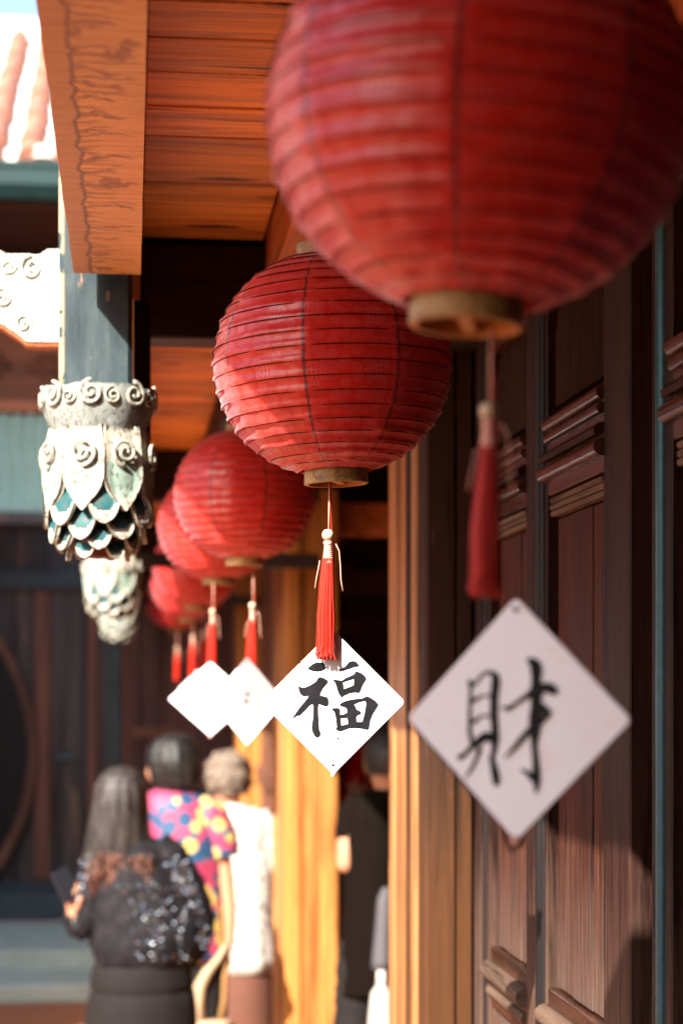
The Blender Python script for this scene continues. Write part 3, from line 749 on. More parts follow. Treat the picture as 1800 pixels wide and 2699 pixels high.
# wall between far posts
wf = empty('panelled_wall', (WX, 8.5, GZ), 'brown panelled wall between the golden post and the far post', 'wall')
for k in range(6):
    y0 = 7.32 + k * .395
    box('wall_board', (WX + .02, y0, GZ), (WX + .05, y0 + .39, .70), M['bgbrown'], wf, .004)
for z in (-.5, .3): box('wall_rail', (WX - .004, 7.31, z), (WX + .019, 9.69, z + .09), M['bgbrown'], wf, .004)
# inner room seen between the posts
ir = empty('inner_wall', (1.6, 10.5, GZ), 'dark back wall of the open room behind the man in black', 'wall')
for k in range(7):
    x0 = .70 + k * .26
    box('wall_board', (x0, 10.4, GZ), (x0 + .255, 10.44, .83), M['bgpurple'], ir, .004)
for z, h in ((.555, .10), (.30, .07), (-.35, .08)):
    box('wall_rail', (.70, 10.36, z), (2.5, 10.398, z + h), M['bgbrown'], ir, .004)
sw = empty('side_wall', (2.5, 7, GZ), 'dark side wall of the open room', 'wall')
for k in range(16):
    box('wall_board', (2.5, 3.60 + k * .43, GZ), (2.54, 3.60 + k * .43 + .425, .83), M['bgpurple'], sw, .004)
pt = empty('partition', (1.5, 3.64, GZ), 'partition wall behind the weathered post', 'wall')
box('wall_board', (WX + .062, 3.60, GZ), (2.49, 3.64, .83), M['bgpurple'], pt, .003)
tb = empty('tie_beam', (1.0, 6.9, .6), 'reddish tie beam crossing the open room above the broad post', 'beam')
box('beam', (.74, 6.86, .545), (2.49, 6.98, .665), M['ceil_low'], tb, .006)
box('lower_tie', (.74, 8.6, .42), (2.49, 8.68, .52), M['bgbrown'], tb, .006)

# ------------------------------------------------------------------ end hall
DE = 12.45
def EX(px, Yp=DE):
    k = (px - 900) / FPX; return Yp * (k * CT + ST) / (CT - k * ST)
def EP(px, py, Yp):
    x = EX(px, Yp); return Vector((x, Yp, (HY - py) / FPX * (x * ST + Yp * CT)))
hw = empty('hall_wall', (-1, DE, GZ), 'dark weathered timber wall of the hall closing the courtyard, with a round window at left', 'wall')
xs = -3.6; k = 0
while xs < 2.6:
    w = random.choice((.15, .18, .21, .24)); x1 = min(xs + w, 2.6)
    mt = M['bgpurple'] if xs > EX(285) else M['bgwood']
    top = .2 if True else 1
    # leave the round opening as a dark disc set into the boards
    box('wall_plank', (xs, DE, -1.30), (x1 - .006, DE + .05, 1.12), mt, hw, .006, .002); xs = x1
box('wall_backing', (-3.6, DE + .055, -1.30), (2.6, DE + .08, 1.12), M['black'], hw, 0)
for z0, z1, mt in ((.62, .75, M['bgrail']), (-1.42, -1.28, M['bgrail']), (1.02, 1.14, M['bgwood'])):
    box('wall_rail', (-3.6, DE - .05, z0), (EX(285) - .01, DE - .002, z1), mt, hw, .006)
for px0, px1, mt, z0, z1 in ((92, 132, M['bgbrown'], -1.27, .61), (232, 256, M['bgbrown'], -1.27, .61), (290, 318, M['bgrail'], -1.4, .95), (325, 338, M['bgbrown'], -1.4, .95), (455, 470, M['bgbrown'], -1.4, .95), (575, 592, M['bgbrown'], -1.4, .95)):
    box('upright_batten', (EX(px0), DE - .045, z0), (EX(px1), DE - .0022, z1), mt, hw, .008)
box('wall_rail', (EX(338) + .01, DE - .04, -.35), (EX(455) - .005, DE - .002, -.27), M['bgbrown'], hw, .004)
box('wall_rail', (EX(338) + .01, DE - .04, .55), (EX(455) - .005, DE - .002, .63), M['bgbrown'], hw, .004)
box('lock_plate', (EX(150), DE - .03, -.50), (EX(205), DE - .002, -.44), M['bgrail'], hw, .004)
# round window
rc = EP(-455, 1985, DE - .12); rr = 505 / FPX * DE
rw = empty('round_window', rc, 'dark round window with a timber ring at the left edge of the hall wall', 'window')
vs = [rc + Vector((0, .04, 0))] + [rc + Vector((rr * cos(2 * pi * k / 64), .04, rr * sin(2 * pi * k / 64))) for k in range(64)]
mk('opening', vs, [(0, 1 + k, 1 + (k + 1) % 64) for k in range(64)], M['black'], rw)
ring = []
for (r, y) in ((rr, .0), (rr + .06, .0), (rr + .06, .05), (rr, .05)): ring.append((r, y))
vs = []; fs = []
for (r, y) in ring:
    for k in range(64): vs.append(rc + Vector((r * cos(2 * pi * k / 64), y, r * sin(2 * pi * k / 64))))
for i in range(4):
    for k in range(64): fs.append((i * 64 + k, i * 64 + (k + 1) % 64, ((i + 1) % 4) * 64 + (k + 1) % 64, ((i + 1) % 4) * 64 + k))
mk('window_ring', vs, fs, M['bgbrown'], rw, smooth=False)
bs = empty('hall_plinth', (-1, 12.3, GZ), 'dark plinth at the foot of the hall wall', 'plinth')
box('plinth', (-3.6, 12.1, GZ + .205), (2.6, 12.5, -1.305), M['bgrail'], bs, .01)
st = empty('stone_steps', (-2, 10.8, GZ), 'pale green stone steps in front of the hall', 'steps')
for k in range(5):
    x0 = -4.2 + k * .83
    box('step_stone', (x0, 10.2, GZ), (x0 + .82, 10.8, GZ + .10), M['stone'], st, .012)
    box('step_stone', (x0, 10.805, GZ), (x0 + .82, 12.09, GZ + .20), M['stone'], st, .012)
# awning
aw = empty('corrugated_awning', (-1.5, 11.6, 1.3), 'pale blue-green corrugated awning over the hall front', 'awning')
vs = []; fs = []; nx, nz = 480, 16
for j in range(nz + 1):
    t = j / nz
    for i in range(nx + 1):
        x = -3.6 + i * (EX(150) + 3.6) / nx * 1.0
        z = 1.72 - t * .70; y = 12.2 - t * .75
        ph = (x + .028 * sin(t * 5.2 + .6)) / .080 * 2 * pi
        vs.append(Vector((x, y - .042 * sin(ph), z)))
for j in range(nz):
    for i in range(nx): q = j * (nx + 1) + i; fs.append((q, q + nx + 1, q + nx + 2, q + 1))
mk('corrugated_sheet', vs, fs, M['awning'], aw, smooth=True)
box('front_batten', (-3.6, 11.40, .955), (EX(300), 11.50, 1.03), M['bgwood'], aw, .008)
box('top_batten', (-3.6, 12.16, 1.73), (EX(200), 12.30, 1.80), M['bracket_edge'], aw, .008)
cb = empty('carved_lintel', (-1, 12.4, 2), 'mottled brown carved beam between the gutter and the awning', 'beam')
box('beam', (-3.6, 12.31, 1.14), (EX(330), 12.44, 2.48), M['carved'], cb, .01)
for k in range(9):
    x0 = -3.4 + k * .36
    pts, rs = spiral_path(Vector((x0, 12.30, 2.02)), (0, -1, 0), .11, 1.6, 1 if k % 2 else -1)
    v, f = tube_mesh(pts, rs, 6); mk('scroll', v, f, M['carved'], cb, smooth=True)
fa = empty('dark_eaves', (-1, 12, 2.8), 'dark eaves underside below the green gutter', 'eaves')
box('soffit', (-3.8, 11.25, 2.80), (.6, 12.45, 2.84), M['fascia'], fa, .01)
box('wall_top', (-3.8, 12.32, 2.49), (.6, 12.45, 2.79), M['fascia'], fa, .01)
gt = empty('green_gutter', (-1, 11.2, 2.9), 'blue-green gutter along the edge of the tiled roof', 'gutter')
prism('gutter_channel', [(11.10, 3.00), (11.10, 2.90), (11.15, 2.83), (11.24, 2.83), (11.24, 3.0)], 'X', -3.8, .7, M['jade'], gt)
prism('gutter_lip', [(11.085, 3.03), (11.085, 3.0), (11.12, 3.0), (11.12, 3.03)], 'X', -3.8, .7, M['jade'], gt)
rt = empty('hall_roof', (-1, 12, 3), 'sun-bleached terracotta tiled roof with pale ridges above the gutter', 'roof')
RS = radians(30)
def rp(x, s, h=0.0): return Vector((x, 11.15 + s * cos(RS) - h * sin(RS), 3.04 + s * sin(RS) + h * cos(RS)))
vs = [rp(-3.8, 0), rp(.8, 0), rp(.8, 4.2), rp(-3.8, 4.2)] + [rp(-3.8, 0, -.05), rp(.8, 0, -.05), rp(.8, 4.2, -.05), rp(-3.8, 4.2, -.05)]
mk('roof_bed', vs, [(0, 1, 2, 3), (7, 6, 5, 4), (0, 4, 5, 1), (1, 5, 6, 2), (2, 6, 7, 3), (3, 7, 4, 0)], M['lime'], rt)
tv = []; tf = []
for j in (0, 1):
    for k in range(9):
        a = pi * k / 8; r = .075 - .012 * j
        tv.append(Vector((r * cos(a), j * .30 * cos(RS) - r * sin(a) * sin(RS), j * .30 * sin(RS) + r * sin(a) * cos(RS))))
for k in range(8): tf.append((k, k + 1, k + 10, k + 9))
tf.append(tuple(range(9)))
tme = bpy.data.meshes.new('roof_tile'); tme.from_pydata(tv, [], tf); tme.materials.append(M['tile'])
for i in range(14):
    for j in range(12):
        x = -2.35 + i * .22
        o = link('roof_tile', tme, rp(x + random.uniform(-.006, .006), j * .28, .012 + .01 * (j % 2)), rt)
# antefix
ax_ = empty('eave_ornament', P(112, 450, 11.1), 'small white plaster ornament on the roof edge above the gutter', 'ornament')
c0 = P(112, 455, 11.1)
lathe('base', [(0, -.05), (.09, -.05), (.10, 0), (.07, .05), (.0, .06)], c0, M['lime'], ax_, 16)
lathe('cap', [(.0, .061), (.11, .07), (.10, .12), (.05, .15), (0, .155)], c0, M['lime'], ax_, 16)
# unseen wing added outside the frame at left to shade the hall wall
wg = empty('added_shade_wing', (-3.2, 9.5, GZ), 'unseen plastered block added at left to shade the hall wall', 'light blocker')
box('wall', (-4.2, 5.9, GZ), (-2.75, 12.4, 4.2), M['plaster'], wg, 0)
box('roof', (-4.4, 5.8, 4.21), (-2.6, 12.4, 4.4), M['tile'], wg, 0)

# ------------------------------------------------------------------ lanterns
KS = .909                                            # true size of the lantern set
LR = .175; LH = .155; NR = 20
Z0, Z1 = -LH * .985, LH * .985
def ell(t):   # t 0 top .. 1 bottom -> radius, z (rel. centre); the cloth meets rims of radius .045
    a = radians(16 + t * 148); z = LH * cos(a) / cos(radians(16)) ; r = LR * sin(a) ** .92
    return r, z
def silk_mesh(seedv):
    seg = 128; sub = 5; n = NR * sub; vs = []; fs = []; uvs = []
    for j in range(n + 1):
        t = j / n; r0, z0 = ell(t); f = (j % sub) / sub
        for k in range(seg):
            a = 2 * pi * k / seg
            d = Vector((cos(a), sin(a), 0))
            sag = .0030 * sin(pi * f) if j < n else 0
            lip = (.0035 * (f - .55)) if (0 < j < n) else 0      # each band flares out over the next one
            lip += .0012 if (j % sub == sub - 1) else 0
            w = .0022 * noise.noise(Vector((d.x * 3, d.y * 3, z0 * 60 + seedv))) + .0009 * noise.noise(Vector((d.x * 12, d.y * 12, z0 * 40 + seedv * 3)))
            se = min(abs((k / seg * 8) % 1), 1 - abs((k / seg * 8) % 1)) * seg / 8
            pucker = .0016 * math.exp(-(se / 2.2) ** 2) * (1 + .8 * noise.noise(Vector((a * 5, z0 * 160, 0))))
            r = r0 + lip - sag + w + pucker
            vs.append(Vector((d.x * r, d.y * r, z0 + .0015 * noise.noise(Vector((d.x * 4, d.y * 4, t * 30 + seedv))))))
    for j in range(n):
        for k in range(seg):
            k2 = (k + 1) % seg; fs.append((j * seg + k, (j + 1) * seg + k, (j + 1) * seg + k2, j * seg + k2))
            uvs += [(k / seg, 1 - j / n), (k / seg, 1 - (j + 1) / n), ((k + 1) / seg, 1 - (j + 1) / n), ((k + 1) / seg, 1 - j / n)]
    me = bpy.data.meshes.new('lantern_shade'); me.from_pydata(vs, [], fs); me.materials.append(M['silk'])
    uv = me.uv_layers.new(name='UVMap')
    for i, c in enumerate(uvs): uv.data[i].uv = c
    me.polygons.foreach_set('use_smooth', [True] * len(me.polygons)); return me
def make_lantern(loc, label, rot):
    c = Vector(loc)
    e = empty('paper_lantern', c, label, 'lantern', 'red silk lanterns hanging in a row')
    e['label'] = label
    sh = link('lantern_shade', silk_mesh(1.0), c, e)
    for j in range(1, NR):
        r, z = ell(j / NR)
        vs, fs = tube_mesh([Vector((cos(a) * (r - .0006), sin(a) * (r - .0006), z + .0005)) for a in [2 * pi * k / 64 for k in range(65)]], .00085, 4, False)
        me = bpy.data.meshes.new('rib'); me.from_pydata(vs, [], fs); me.materials.append(M['steel']); link('rib', me, c, e)
    rt_, zt = ell(0); rb, zb = ell(1)
    R = .0462
    lathe('top_rim', [(R, zt - .004), (R + .001, zt + .019), (R - .001, zt + .020), (R - .006, zt + .0195), (R - .0065, zt - .004)], c, M['rim'], e, 48, True, True)
    rb_ = lathe('bottom_rim', [(R, zb + .006), (R + .0008, zb - .0185), (R - .001, zb - .0195), (R - .0055, zb - .0195), (R - .006, zb + .006)], c, M['rim'], e, 48, True, True)
    rb_.data.materials.append(M['rim_in'])
    for p in rb_.data.polygons:
        if p.index // 48 in (2, 3): p.material_index = 1
    # cross bar inside the bottom rim that holds the cord, wire frame and hook on top
    o = box('cross_bar', (c.x - R + .0062, c.y - .006, c.z + zb - .016), (c.x + R - .0062, c.y + .006, c.z + zb - .010), M['rim_in'], e, .001)
    tube('wire_stay', [(c.x, c.y, c.z + zb - .012), (c.x, c.y, c.z + zt + .01)], .0015, M['steel'], e, 6)
    tube('top_wire', [(c.x - .04, c.y, c.z + zt + .006), (c.x - .02, c.y, c.z + zt + .02), (c.x, c.y, c.z + (.70 - LC) / KS), (c.x + .02, c.y, c.z + zt + .02), (c.x + .04, c.y, c.z + zt + .006)], .0013, M['steel'], e, 6)
    e.rotation_euler = rot
    return e
LC = .466 * KS           # centre height
specs = [  # px of centre, depth, label, rotation
    (876, 2.76, 'sharp red lantern in the middle of the photo, with scroll-patterned sheen and dark ribs', (0, 0, 0)),
    (1263, 1.55, 'huge blurred red lantern at upper right, nearest the viewer', (0, radians(3.2), radians(20))),
    (645, 4.66, 'third red lantern from the viewer, half behind the sharp lantern', (0, 0, radians(33))),
    (573, 5.55, 'fourth red lantern, peeking out left of the third one', (0, 0, radians(12))),
    (520, 7.45, 'fifth red lantern, small and low behind the fourth', (0, 0, radians(27))),
    (497, 8.85, 'sixth red lantern, mostly hidden behind the fifth', (0, 0, radians(5))),
    (466, 10.5, 'farthest and lowest red lantern at the end of the row', (0, 0, radians(40))),
]
L0 = None; lan = []
for i, (px, D, lb, rot) in enumerate(specs):
    p = P(px, 0, D * KS); loc = Vector((p.x, p.y, LC))
    base = radians(-90 - 13) - TH * 1.0
    if L0 is None:
        L0 = make_lantern(loc, lb, (Matrix.Rotation(-.035, 3, 'Y') @ Matrix.Rotation(base, 3, 'Z')).to_euler()); L0.scale = (KS,) * 3; o = L0
    else:
        o = copy_tree(L0); o.location = loc; o['label'] = lb
        o.rotation_euler = (Matrix.Rotation([0, radians(3.6), .01, -.02, .015, 0, .02][i], 3, 'Y') @ Matrix.Rotation(base + (rot[2] if i != 1 else radians(4)), 3, 'Z')).to_euler()
    lan.append(o)

# ------------------------------------------------------------------ tassels
def make_tassel(loc, label):
    """loc: the bead's centre"""
    c = Vector(loc); u = .000552
    e = empty('silk_tassel', c, label, 'tassel', 'red tassels under the lanterns')
    def q(x, y, dy=0.0): return c + Vector(((x - 864) * u, dy, (1410 - y) * u))
    tube('cord', [q(868, 1268), q(867.5, 1330), q(866.5, 1398)], .0012, M['tassel_pale'], e, 6)
    tube('cord', [q(872, 1268, .003), q(872, 1340, .003), q(875, 1398, .004), q(881, 1430, .008), q(880, 1560, .012), q(879, 1676, .016)], .0012, M['tassel'], e, 6)
    lathe('bead', [(0.0014, .0084), (.005, .0075), (.0079, .004), (.0086, 0), (.0079, -.004), (.005, -.0072), (.0014, -.008)], c, M['bead'], e, 20)
    lathe('collar_ring', [(.003, -.0085), (.0062, -.0088), (.0068, -.0115), (.0062, -.0140), (.003, -.0142)], c, M['tassel_pale'], e, 16)
    vs = []; pr = [(.0050, -.0143)]
    for k in range(7): pr += [(.0058 + k * .0003, -.016 - k * .0030), (.0052 + k * .0003, -.0173 - k * .0030)]
    pr += [(.0082, -.041), (.004, -.044)]
    lathe('binding', pr, c, M['tassel_pale'], e, 18)
    vs = []; fs = []; rnd = random.Random(3)
    for k in range(150):
        a = rnd.uniform(0, 2 * pi); rr_ = sqrt(rnd.random())
        top = c + Vector((cos(a) * .0080 * rr_, sin(a) * .0075 * rr_, -.034))
        bx = cos(a) * .0060 * rr_ + (rnd.random() - .5) * .002 - .0035; by = sin(a) * .0060 * rr_
        L = .142 + rnd.uniform(-.006, .006); wv = rnd.uniform(-.0014, .0014)
        pts = [top, top + Vector((bx * .45, by * .4, -L * .25)), top + Vector((bx * .85 + wv, by * .85, -L * .6)), top + Vector((bx, by, -L * .93)), top + Vector((bx + wv * 3, by + rnd.uniform(-.002, .002), -L))]
        v, f = tube_mesh(pts, [.0008, .0009, .0009, .0009, .0011], 4, False); n0 = len(vs)
        vs += v; fs += [tuple(n0 + i for i in ff) for ff in f]
    mk('thread_skirt', vs, fs, M['tassel'], e, c, smooth=True)['kind'] = 'stuff'
    for pth in ([(842, 1478), (839, 1497), (834, 1520), (829, 1551)], [(884, 1434), (893, 1452), (896, 1485), (898, 1530), (903, 1558)]):
        tube('loose_thread', [q(x, y, -.004) for x, y in pth], .0009, M['tassel_pale'], e, 5)
    return e
T0 = make_tassel(P(864, 1410, 2.755 * KS), 'sharp red tassel with a pale wooden bead below the middle lantern')
T0.scale = (KS,) * 3
tl = [((1288, 1083, 1.53), 'big blurred red tassel with a pale bead above the large white sign'), ((665, 1597, 4.6), 'red tassel above the second-nearest small white sign, left of the sharp sign'),
      ((560, 1612, 5.45), 'red tassel above the leftmost white sign'), ((534, 1668, 7.4), 'red tassel of the fifth lantern, behind the leftmost sign'),
      ((508, 1680, 8.8), 'red tassel of the sixth lantern, left of the others'), ((467, 1708, 10.4), 'farthest red tassel, hanging alone at left')]
tas = [T0]
for (x, y, D), lb in tl:
    o = copy_tree(T0); o.location = P(x, y, D * KS); o['label'] = lb; tas.append(o)
tas[1].scale = (KS * .9, KS * .9, KS * .83)

# ------------------------------------------------------------------ diamond signs with brush writing
FU = {'o': (740, 1720, 5.2267),
 'polys': [
  [[(365,222),(400,190),(445,155),(500,133),(540,138),(580,143),(610,180),(625,213),(600,242),(555,262),(500,268),(440,260),(385,238)]],
  [[(510,352),(540,337),(590,352),(640,380),(655,410),(620,455),(580,500),(545,570),(545,595),(600,605),(640,617),(657,650),(660,710),(650,740),(620,750),(580,735),(525,715),(515,760),(517,850),(525,950),(530,1060),(550,1110),(545,1150),(520,1175),(490,1178),(460,1150),(435,1100),(422,1040),(432,970),(445,880),(447,740),(432,715),(400,735),(340,800),(260,877),(230,875),(170,912),(160,900),(205,840),(250,770),(310,700),(370,625),(383,600),(320,608),(280,590),(255,550),(247,510),(232,490),(258,462),(290,487),(340,480),(400,455),(450,425),(490,395)]],
  [[(790,248),(850,218),(890,190),(915,160),(940,130),(985,117),(1030,122),(1060,150),(1077,178),(1065,200),(1010,205),(950,230),(880,248),(830,260)]],
  [[(715,380),(735,372),(840,388),(900,350),(1010,300),(1030,265),(1055,262),(1110,285),(1160,325),(1183,368),(1150,420),(1115,480),(1105,520),(1080,562),(1020,555),(950,565),(860,605),(850,632),(835,625),(800,580),(780,530),(765,470),(745,420)], [(857,415),(1007,370),(1000,455),(870,505)]],
  [[(805,720),(830,697),(900,665),(1000,645),(1130,630),(1190,602),(1230,620),(1300,665),(1350,722),(1310,790),(1270,850),(1235,940),(1215,1060),(1190,1072),(1120,1055),(1030,1045),(940,1050),(850,1085),(800,1090),(745,1055),(770,1035),(765,980),(755,900),(740,830),(695,780),(715,767),(790,765),(820,790),(818,860),(865,855),(912,830),(905,775),(870,755),(825,745)],
   [(825,912),(915,905),(925,985),(835,1008)], [(1010,720),(1080,690),(1165,670),(1172,720),(1150,850),(1120,958),(1045,958),(1040,890),(1070,865),(1105,855),(1108,825),(1080,800),(1045,790),(1035,755)]]]}
CAI = {'o': (1180, 1710, 4.9), 'strokes': [
  [(285,400,40),(292,450,55),(300,520,38),(290,700,38),(285,950,42),(290,1080,48),(320,1230,45),(340,1270,40)],
  [(330,480,40),(400,400,32),(480,320,38),(560,312,52),(615,360,85),(622,460,98),(605,600,92),(600,800,88),(610,1000,84),(620,1150,84),(605,1290,66),(590,1390,50)],
  [(300,690,52),(380,650,42),(450,610,26),(560,620,28)], [(290,960,52),(380,920,42),(440,875,26),(570,870,32)],
  [(320,1260,70),(420,1190,95),(500,1130,95),(590,1170,110)],
  [(140,1425,40),(165,1405,62),(230,1360,46),(310,1280,60),(400,1220,60)], [(225,1670,14),(310,1550,34),(390,1380,40),(420,1280,60)],
  [(560,1370,46),(590,1500,66),(620,1640,86),(632,1740,66),(630,1780,20)],
  [(1030,140,40),(1075,160,80),(1130,210,120),(1150,300,125),(1145,400,100),(1150,560,130),(1135,750,100),(1135,900,140),(1130,1100,105),(1120,1250,68),(1140,1450,68),(1150,1650,86),(1150,1780,60),(1140,1880,14)],
  [(940,1560,14),(1040,1610,58),(1120,1690,92)],
  [(680,762,14),(740,765,30),(790,775,55),(900,700,40),(1050,600,70),(1150,540,120),(1280,500,100),(1350,530,110),(1415,585,50)],
  [(1160,700,60),(1240,780,90),(1300,850,70),(1230,920,60),(1130,1020,80)], [(1130,980,90),(1060,1060,72),(950,1180,62),(850,1300,46),(730,1420,12)]]}
def make_sign(cpx, cpy, D, yaw, half_h, label, glyph=None, roll=0.0, wscale=1.0):
    D *= KS; half_h *= KS
    c = P(cpx, cpy, D); n = Vector((-sin(TH + yaw), -cos(TH + yaw), 0)); t = Vector((cos(TH + yaw), -sin(TH + yaw), 0)); up = Vector((0, 0, 1))
    cr, sr = cos(roll), sin(roll); t2 = t * cr + up * sr; up2 = up * cr - t * sr
    e = empty('diamond_sign', c, label, 'sign', 'white diamond signs below the lanterns')
    h = half_h; R = h * .05; pts = []
    cor = [(0, 1), (1, 0), (0, -1), (-1, 0)]
    for i, (a, b) in enumerate(cor):               # rounded corners, hand-cut wavy edges
        nx_ = cor[(i + 1) % 4]; pv = cor[i - 1]
        for s in (-.06, -.03, 0, .03, .06):
            o_ = pv if s < 0 else nx_; f = abs(s); k = .975 if s == 0 else 1
            pts.append(((a + (o_[0] - a) * f) * k, (b + (o_[1] - b) * f) * k))
        for m in range(1, 7):
            f = .06 + .88 * m / 7; w = .004 * noise.noise(Vector((m * 3.1, i * 7.7, cpx)))
            pts.append((a + (nx_[0] - a) * f + w, b + (nx_[1] - b) * f + w))
    T = .0035; N_ = len(pts)
    fr = [c + t2 * (x * h * wscale) + up2 * (y * h) + n * (T / 2) for x, y in pts]
    bk = [p - n * T for p in fr]
    fs = [tuple(range(N_))[::-1], tuple(range(N_, 2 * N_))] + [(i, (i + 1) % N_, N_ + (i + 1) % N_, N_ + i) for i in range(N_)]
    mk('sign_board', fr + bk, fs, M['white'], e)
    bmx = e.children[0].data; bm = bmesh.new(); bm.from_mesh(bmx); bmesh.ops.recalc_face_normals(bm, faces=bm.faces); bm.to_mesh(bmx); bm.free()
    def on(px, py, off):                           # photo pixel -> sign plane
        a = P(px, py, 1.0); d = n.dot(a); s = n.dot(c + n * (T / 2)) / d
        return a * s + n * off
    if glyph:
        ox, oy, s = glyph['o']; layer = 0
        def add(polys, off):
            flat = [p for pl in polys for p in pl]; P3 = [on(ox + x / s, oy + y / s, off) for x, y in flat]
            tri = tessellate_polygon([[Vector((x, y, 0)) for x, y in pl] for pl in polys])
            base = len(P3); low = [on(ox + x / s, oy + y / s, .00005) for x, y in flat]
            F = []
            for a, b, q in tri:
                F.append((a, b, q) if (P3[b] - P3[a]).cross(P3[q] - P3[a]).dot(n) > 0 else (a, q, b))
            i0 = 0
            for pl in polys:
                for k in range(len(pl)):
                    a = i0 + k; b = i0 + (k + 1) % len(pl); F.append((a, b, base + b, base + a))
                i0 += len(pl)
            mk('brush_stroke', P3 + low, F, M['ink'], e)
        for polys in glyph.get('polys', []): add(polys, .0004)
        for k, st_ in enumerate(glyph.get('strokes', [])):
            # smooth the centre line, then give it width
            pl = []; m = len(st_)
            for i in range(m - 1):
                p0, p1, p2, p3 = st_[max(i - 1, 0)], st_[i], st_[i + 1], st_[min(i + 2, m - 1)]
                for j in range(5):
                    f = j / 5
                    pl.append([.5 * ((2 * p1[q]) + (-p0[q] + p2[q]) * f + (2 * p0[q] - 5 * p1[q] + 4 * p2[q] - p3[q]) * f * f + (-p0[q] + 3 * p1[q] - 3 * p2[q] + p3[q]) * f ** 3) for q in range(3)])
            pl.append(list(st_[-1])); A = []; B = []
            for i, (x, y, w) in enumerate(pl):
                w *= 1.22
                x0, y0, _ = pl[max(i - 1, 0)]; x1, y1, _ = pl[min(i + 1, len(pl) - 1)]
                L = math.hypot(x1 - x0, y1 - y0) or 1; nx_, ny_ = -(y1 - y0) / L, (x1 - x0) / L
                A.append((x + nx_ * w / 2, y + ny_ * w / 2)); B.append((x - nx_ * w / 2, y - ny_ * w / 2))
            off = .0004 + k * .00007
            vs = [on(ox + x / s, oy + y / s, off) for x, y in A] + [on(ox + x / s, oy + y / s, off) for x, y in B]
            m = len(A); fs = [(i, i + 1, m + i + 1, m + i) for i in range(m - 1)]
            mk('brush_stroke', vs, fs, M['ink'], e)
    # hanging hole with cord knot at the top, bead at the bottom tip
    kn = c + up2 * (h * .90) + n * .004
    lathe('knot', [(0, .0022), (.0016, .0012), (.002, 0), (.0016, -.0012), (0, -.0022)], kn, M['ink'], e, 10)
    tip = c - up2 * (h * 1.0) + n * .002
    lathe('tip_bead', [(0, .004), (.003, .0025), (.004, 0), (.003, -.003), (0, -.0042)], tip, M['tassel_pale'], e, 12)
    return e, on
e2, on2 = make_sign(878, 1851, 2.77, radians(-4), .1055, 'sharp sunlit white diamond sign with the brushed character 福', FU)
for (x, y, q) in ((792, 1749, 2.2), (764, 1866, 1.8), (891, 1948, 3.2), (907, 1936, 2.2), (971, 1799, 1.8), (756, 1826, 1.6), (919, 1968, 2.0), (880, 2005, 2.2), (878, 2018, 4.0), (858, 1690, 2.0), (900, 1700, 1.8)):
    mk('ink_speck', [on2(x + q * cos(k * pi / 4) * (1.3 if k % 3 else .8), y + q * sin(k * pi / 4), .0004) for k in range(8)], [tuple(range(8))], M['ink'], e2)
e1, on1 = make_sign(1362, 1895, 1.645, radians(29), .1055, 'large blurred white diamond sign in the shade with the brushed character 財', CAI)
e3, on3 = make_sign(652, 1848, 4.55, radians(30), .1055, 'glaring white diamond sign between the sharp sign and the leftmost sign')
e4, on4 = make_sign(554, 1843, 5.35, radians(-5), .1055, 'leftmost glaring white diamond sign', roll=0, wscale=1.12)
# strokes paled in their colour to imitate glare
for e_, on_, cx, cy, D, sc in ((e4, on4, 552, 1832, 5.35, 1.0), (e3, on3, 652, 1838, 4.55, .45)):
    for (x0, y0, x1, y1, w) in ((-12, -22, 8, -26, 9), (-18, -8, 20, -14, 9), (-20, 4, 22, 1, 9), (8, 6, 20, 20, 9), (-18, 22, -2, 10, 9)):
        if sc < 1 and (x1 > 9): continue
        pts = [on_(cx + x0 * sc, cy + y0 * sc, .0006), on_(cx + x1 * sc, cy + y1 * sc, .0006), on_(cx + x1 * sc + w * .4, cy + y1 * sc + w * .6, .0006), on_(cx + x0 * sc + w * .4, cy + y0 * sc + w * .8, .0006)]
        mk('brush_stroke', pts, [(0, 3, 2, 1)], M['inkfaint'], e_)
for (px, D, lb) in ((534, 7.4, 'white diamond sign of the fifth lantern, hidden behind the leftmost sign'), (508, 8.8, 'white diamond sign of the sixth lantern, hidden behind the leftmost sign')):
    make_sign(px + 22, HY + .0 * D + (LC - .466) - (-.03) / D * FPX * 0 + .025 / D * FPX, D, radians(-4), .1055, lb)

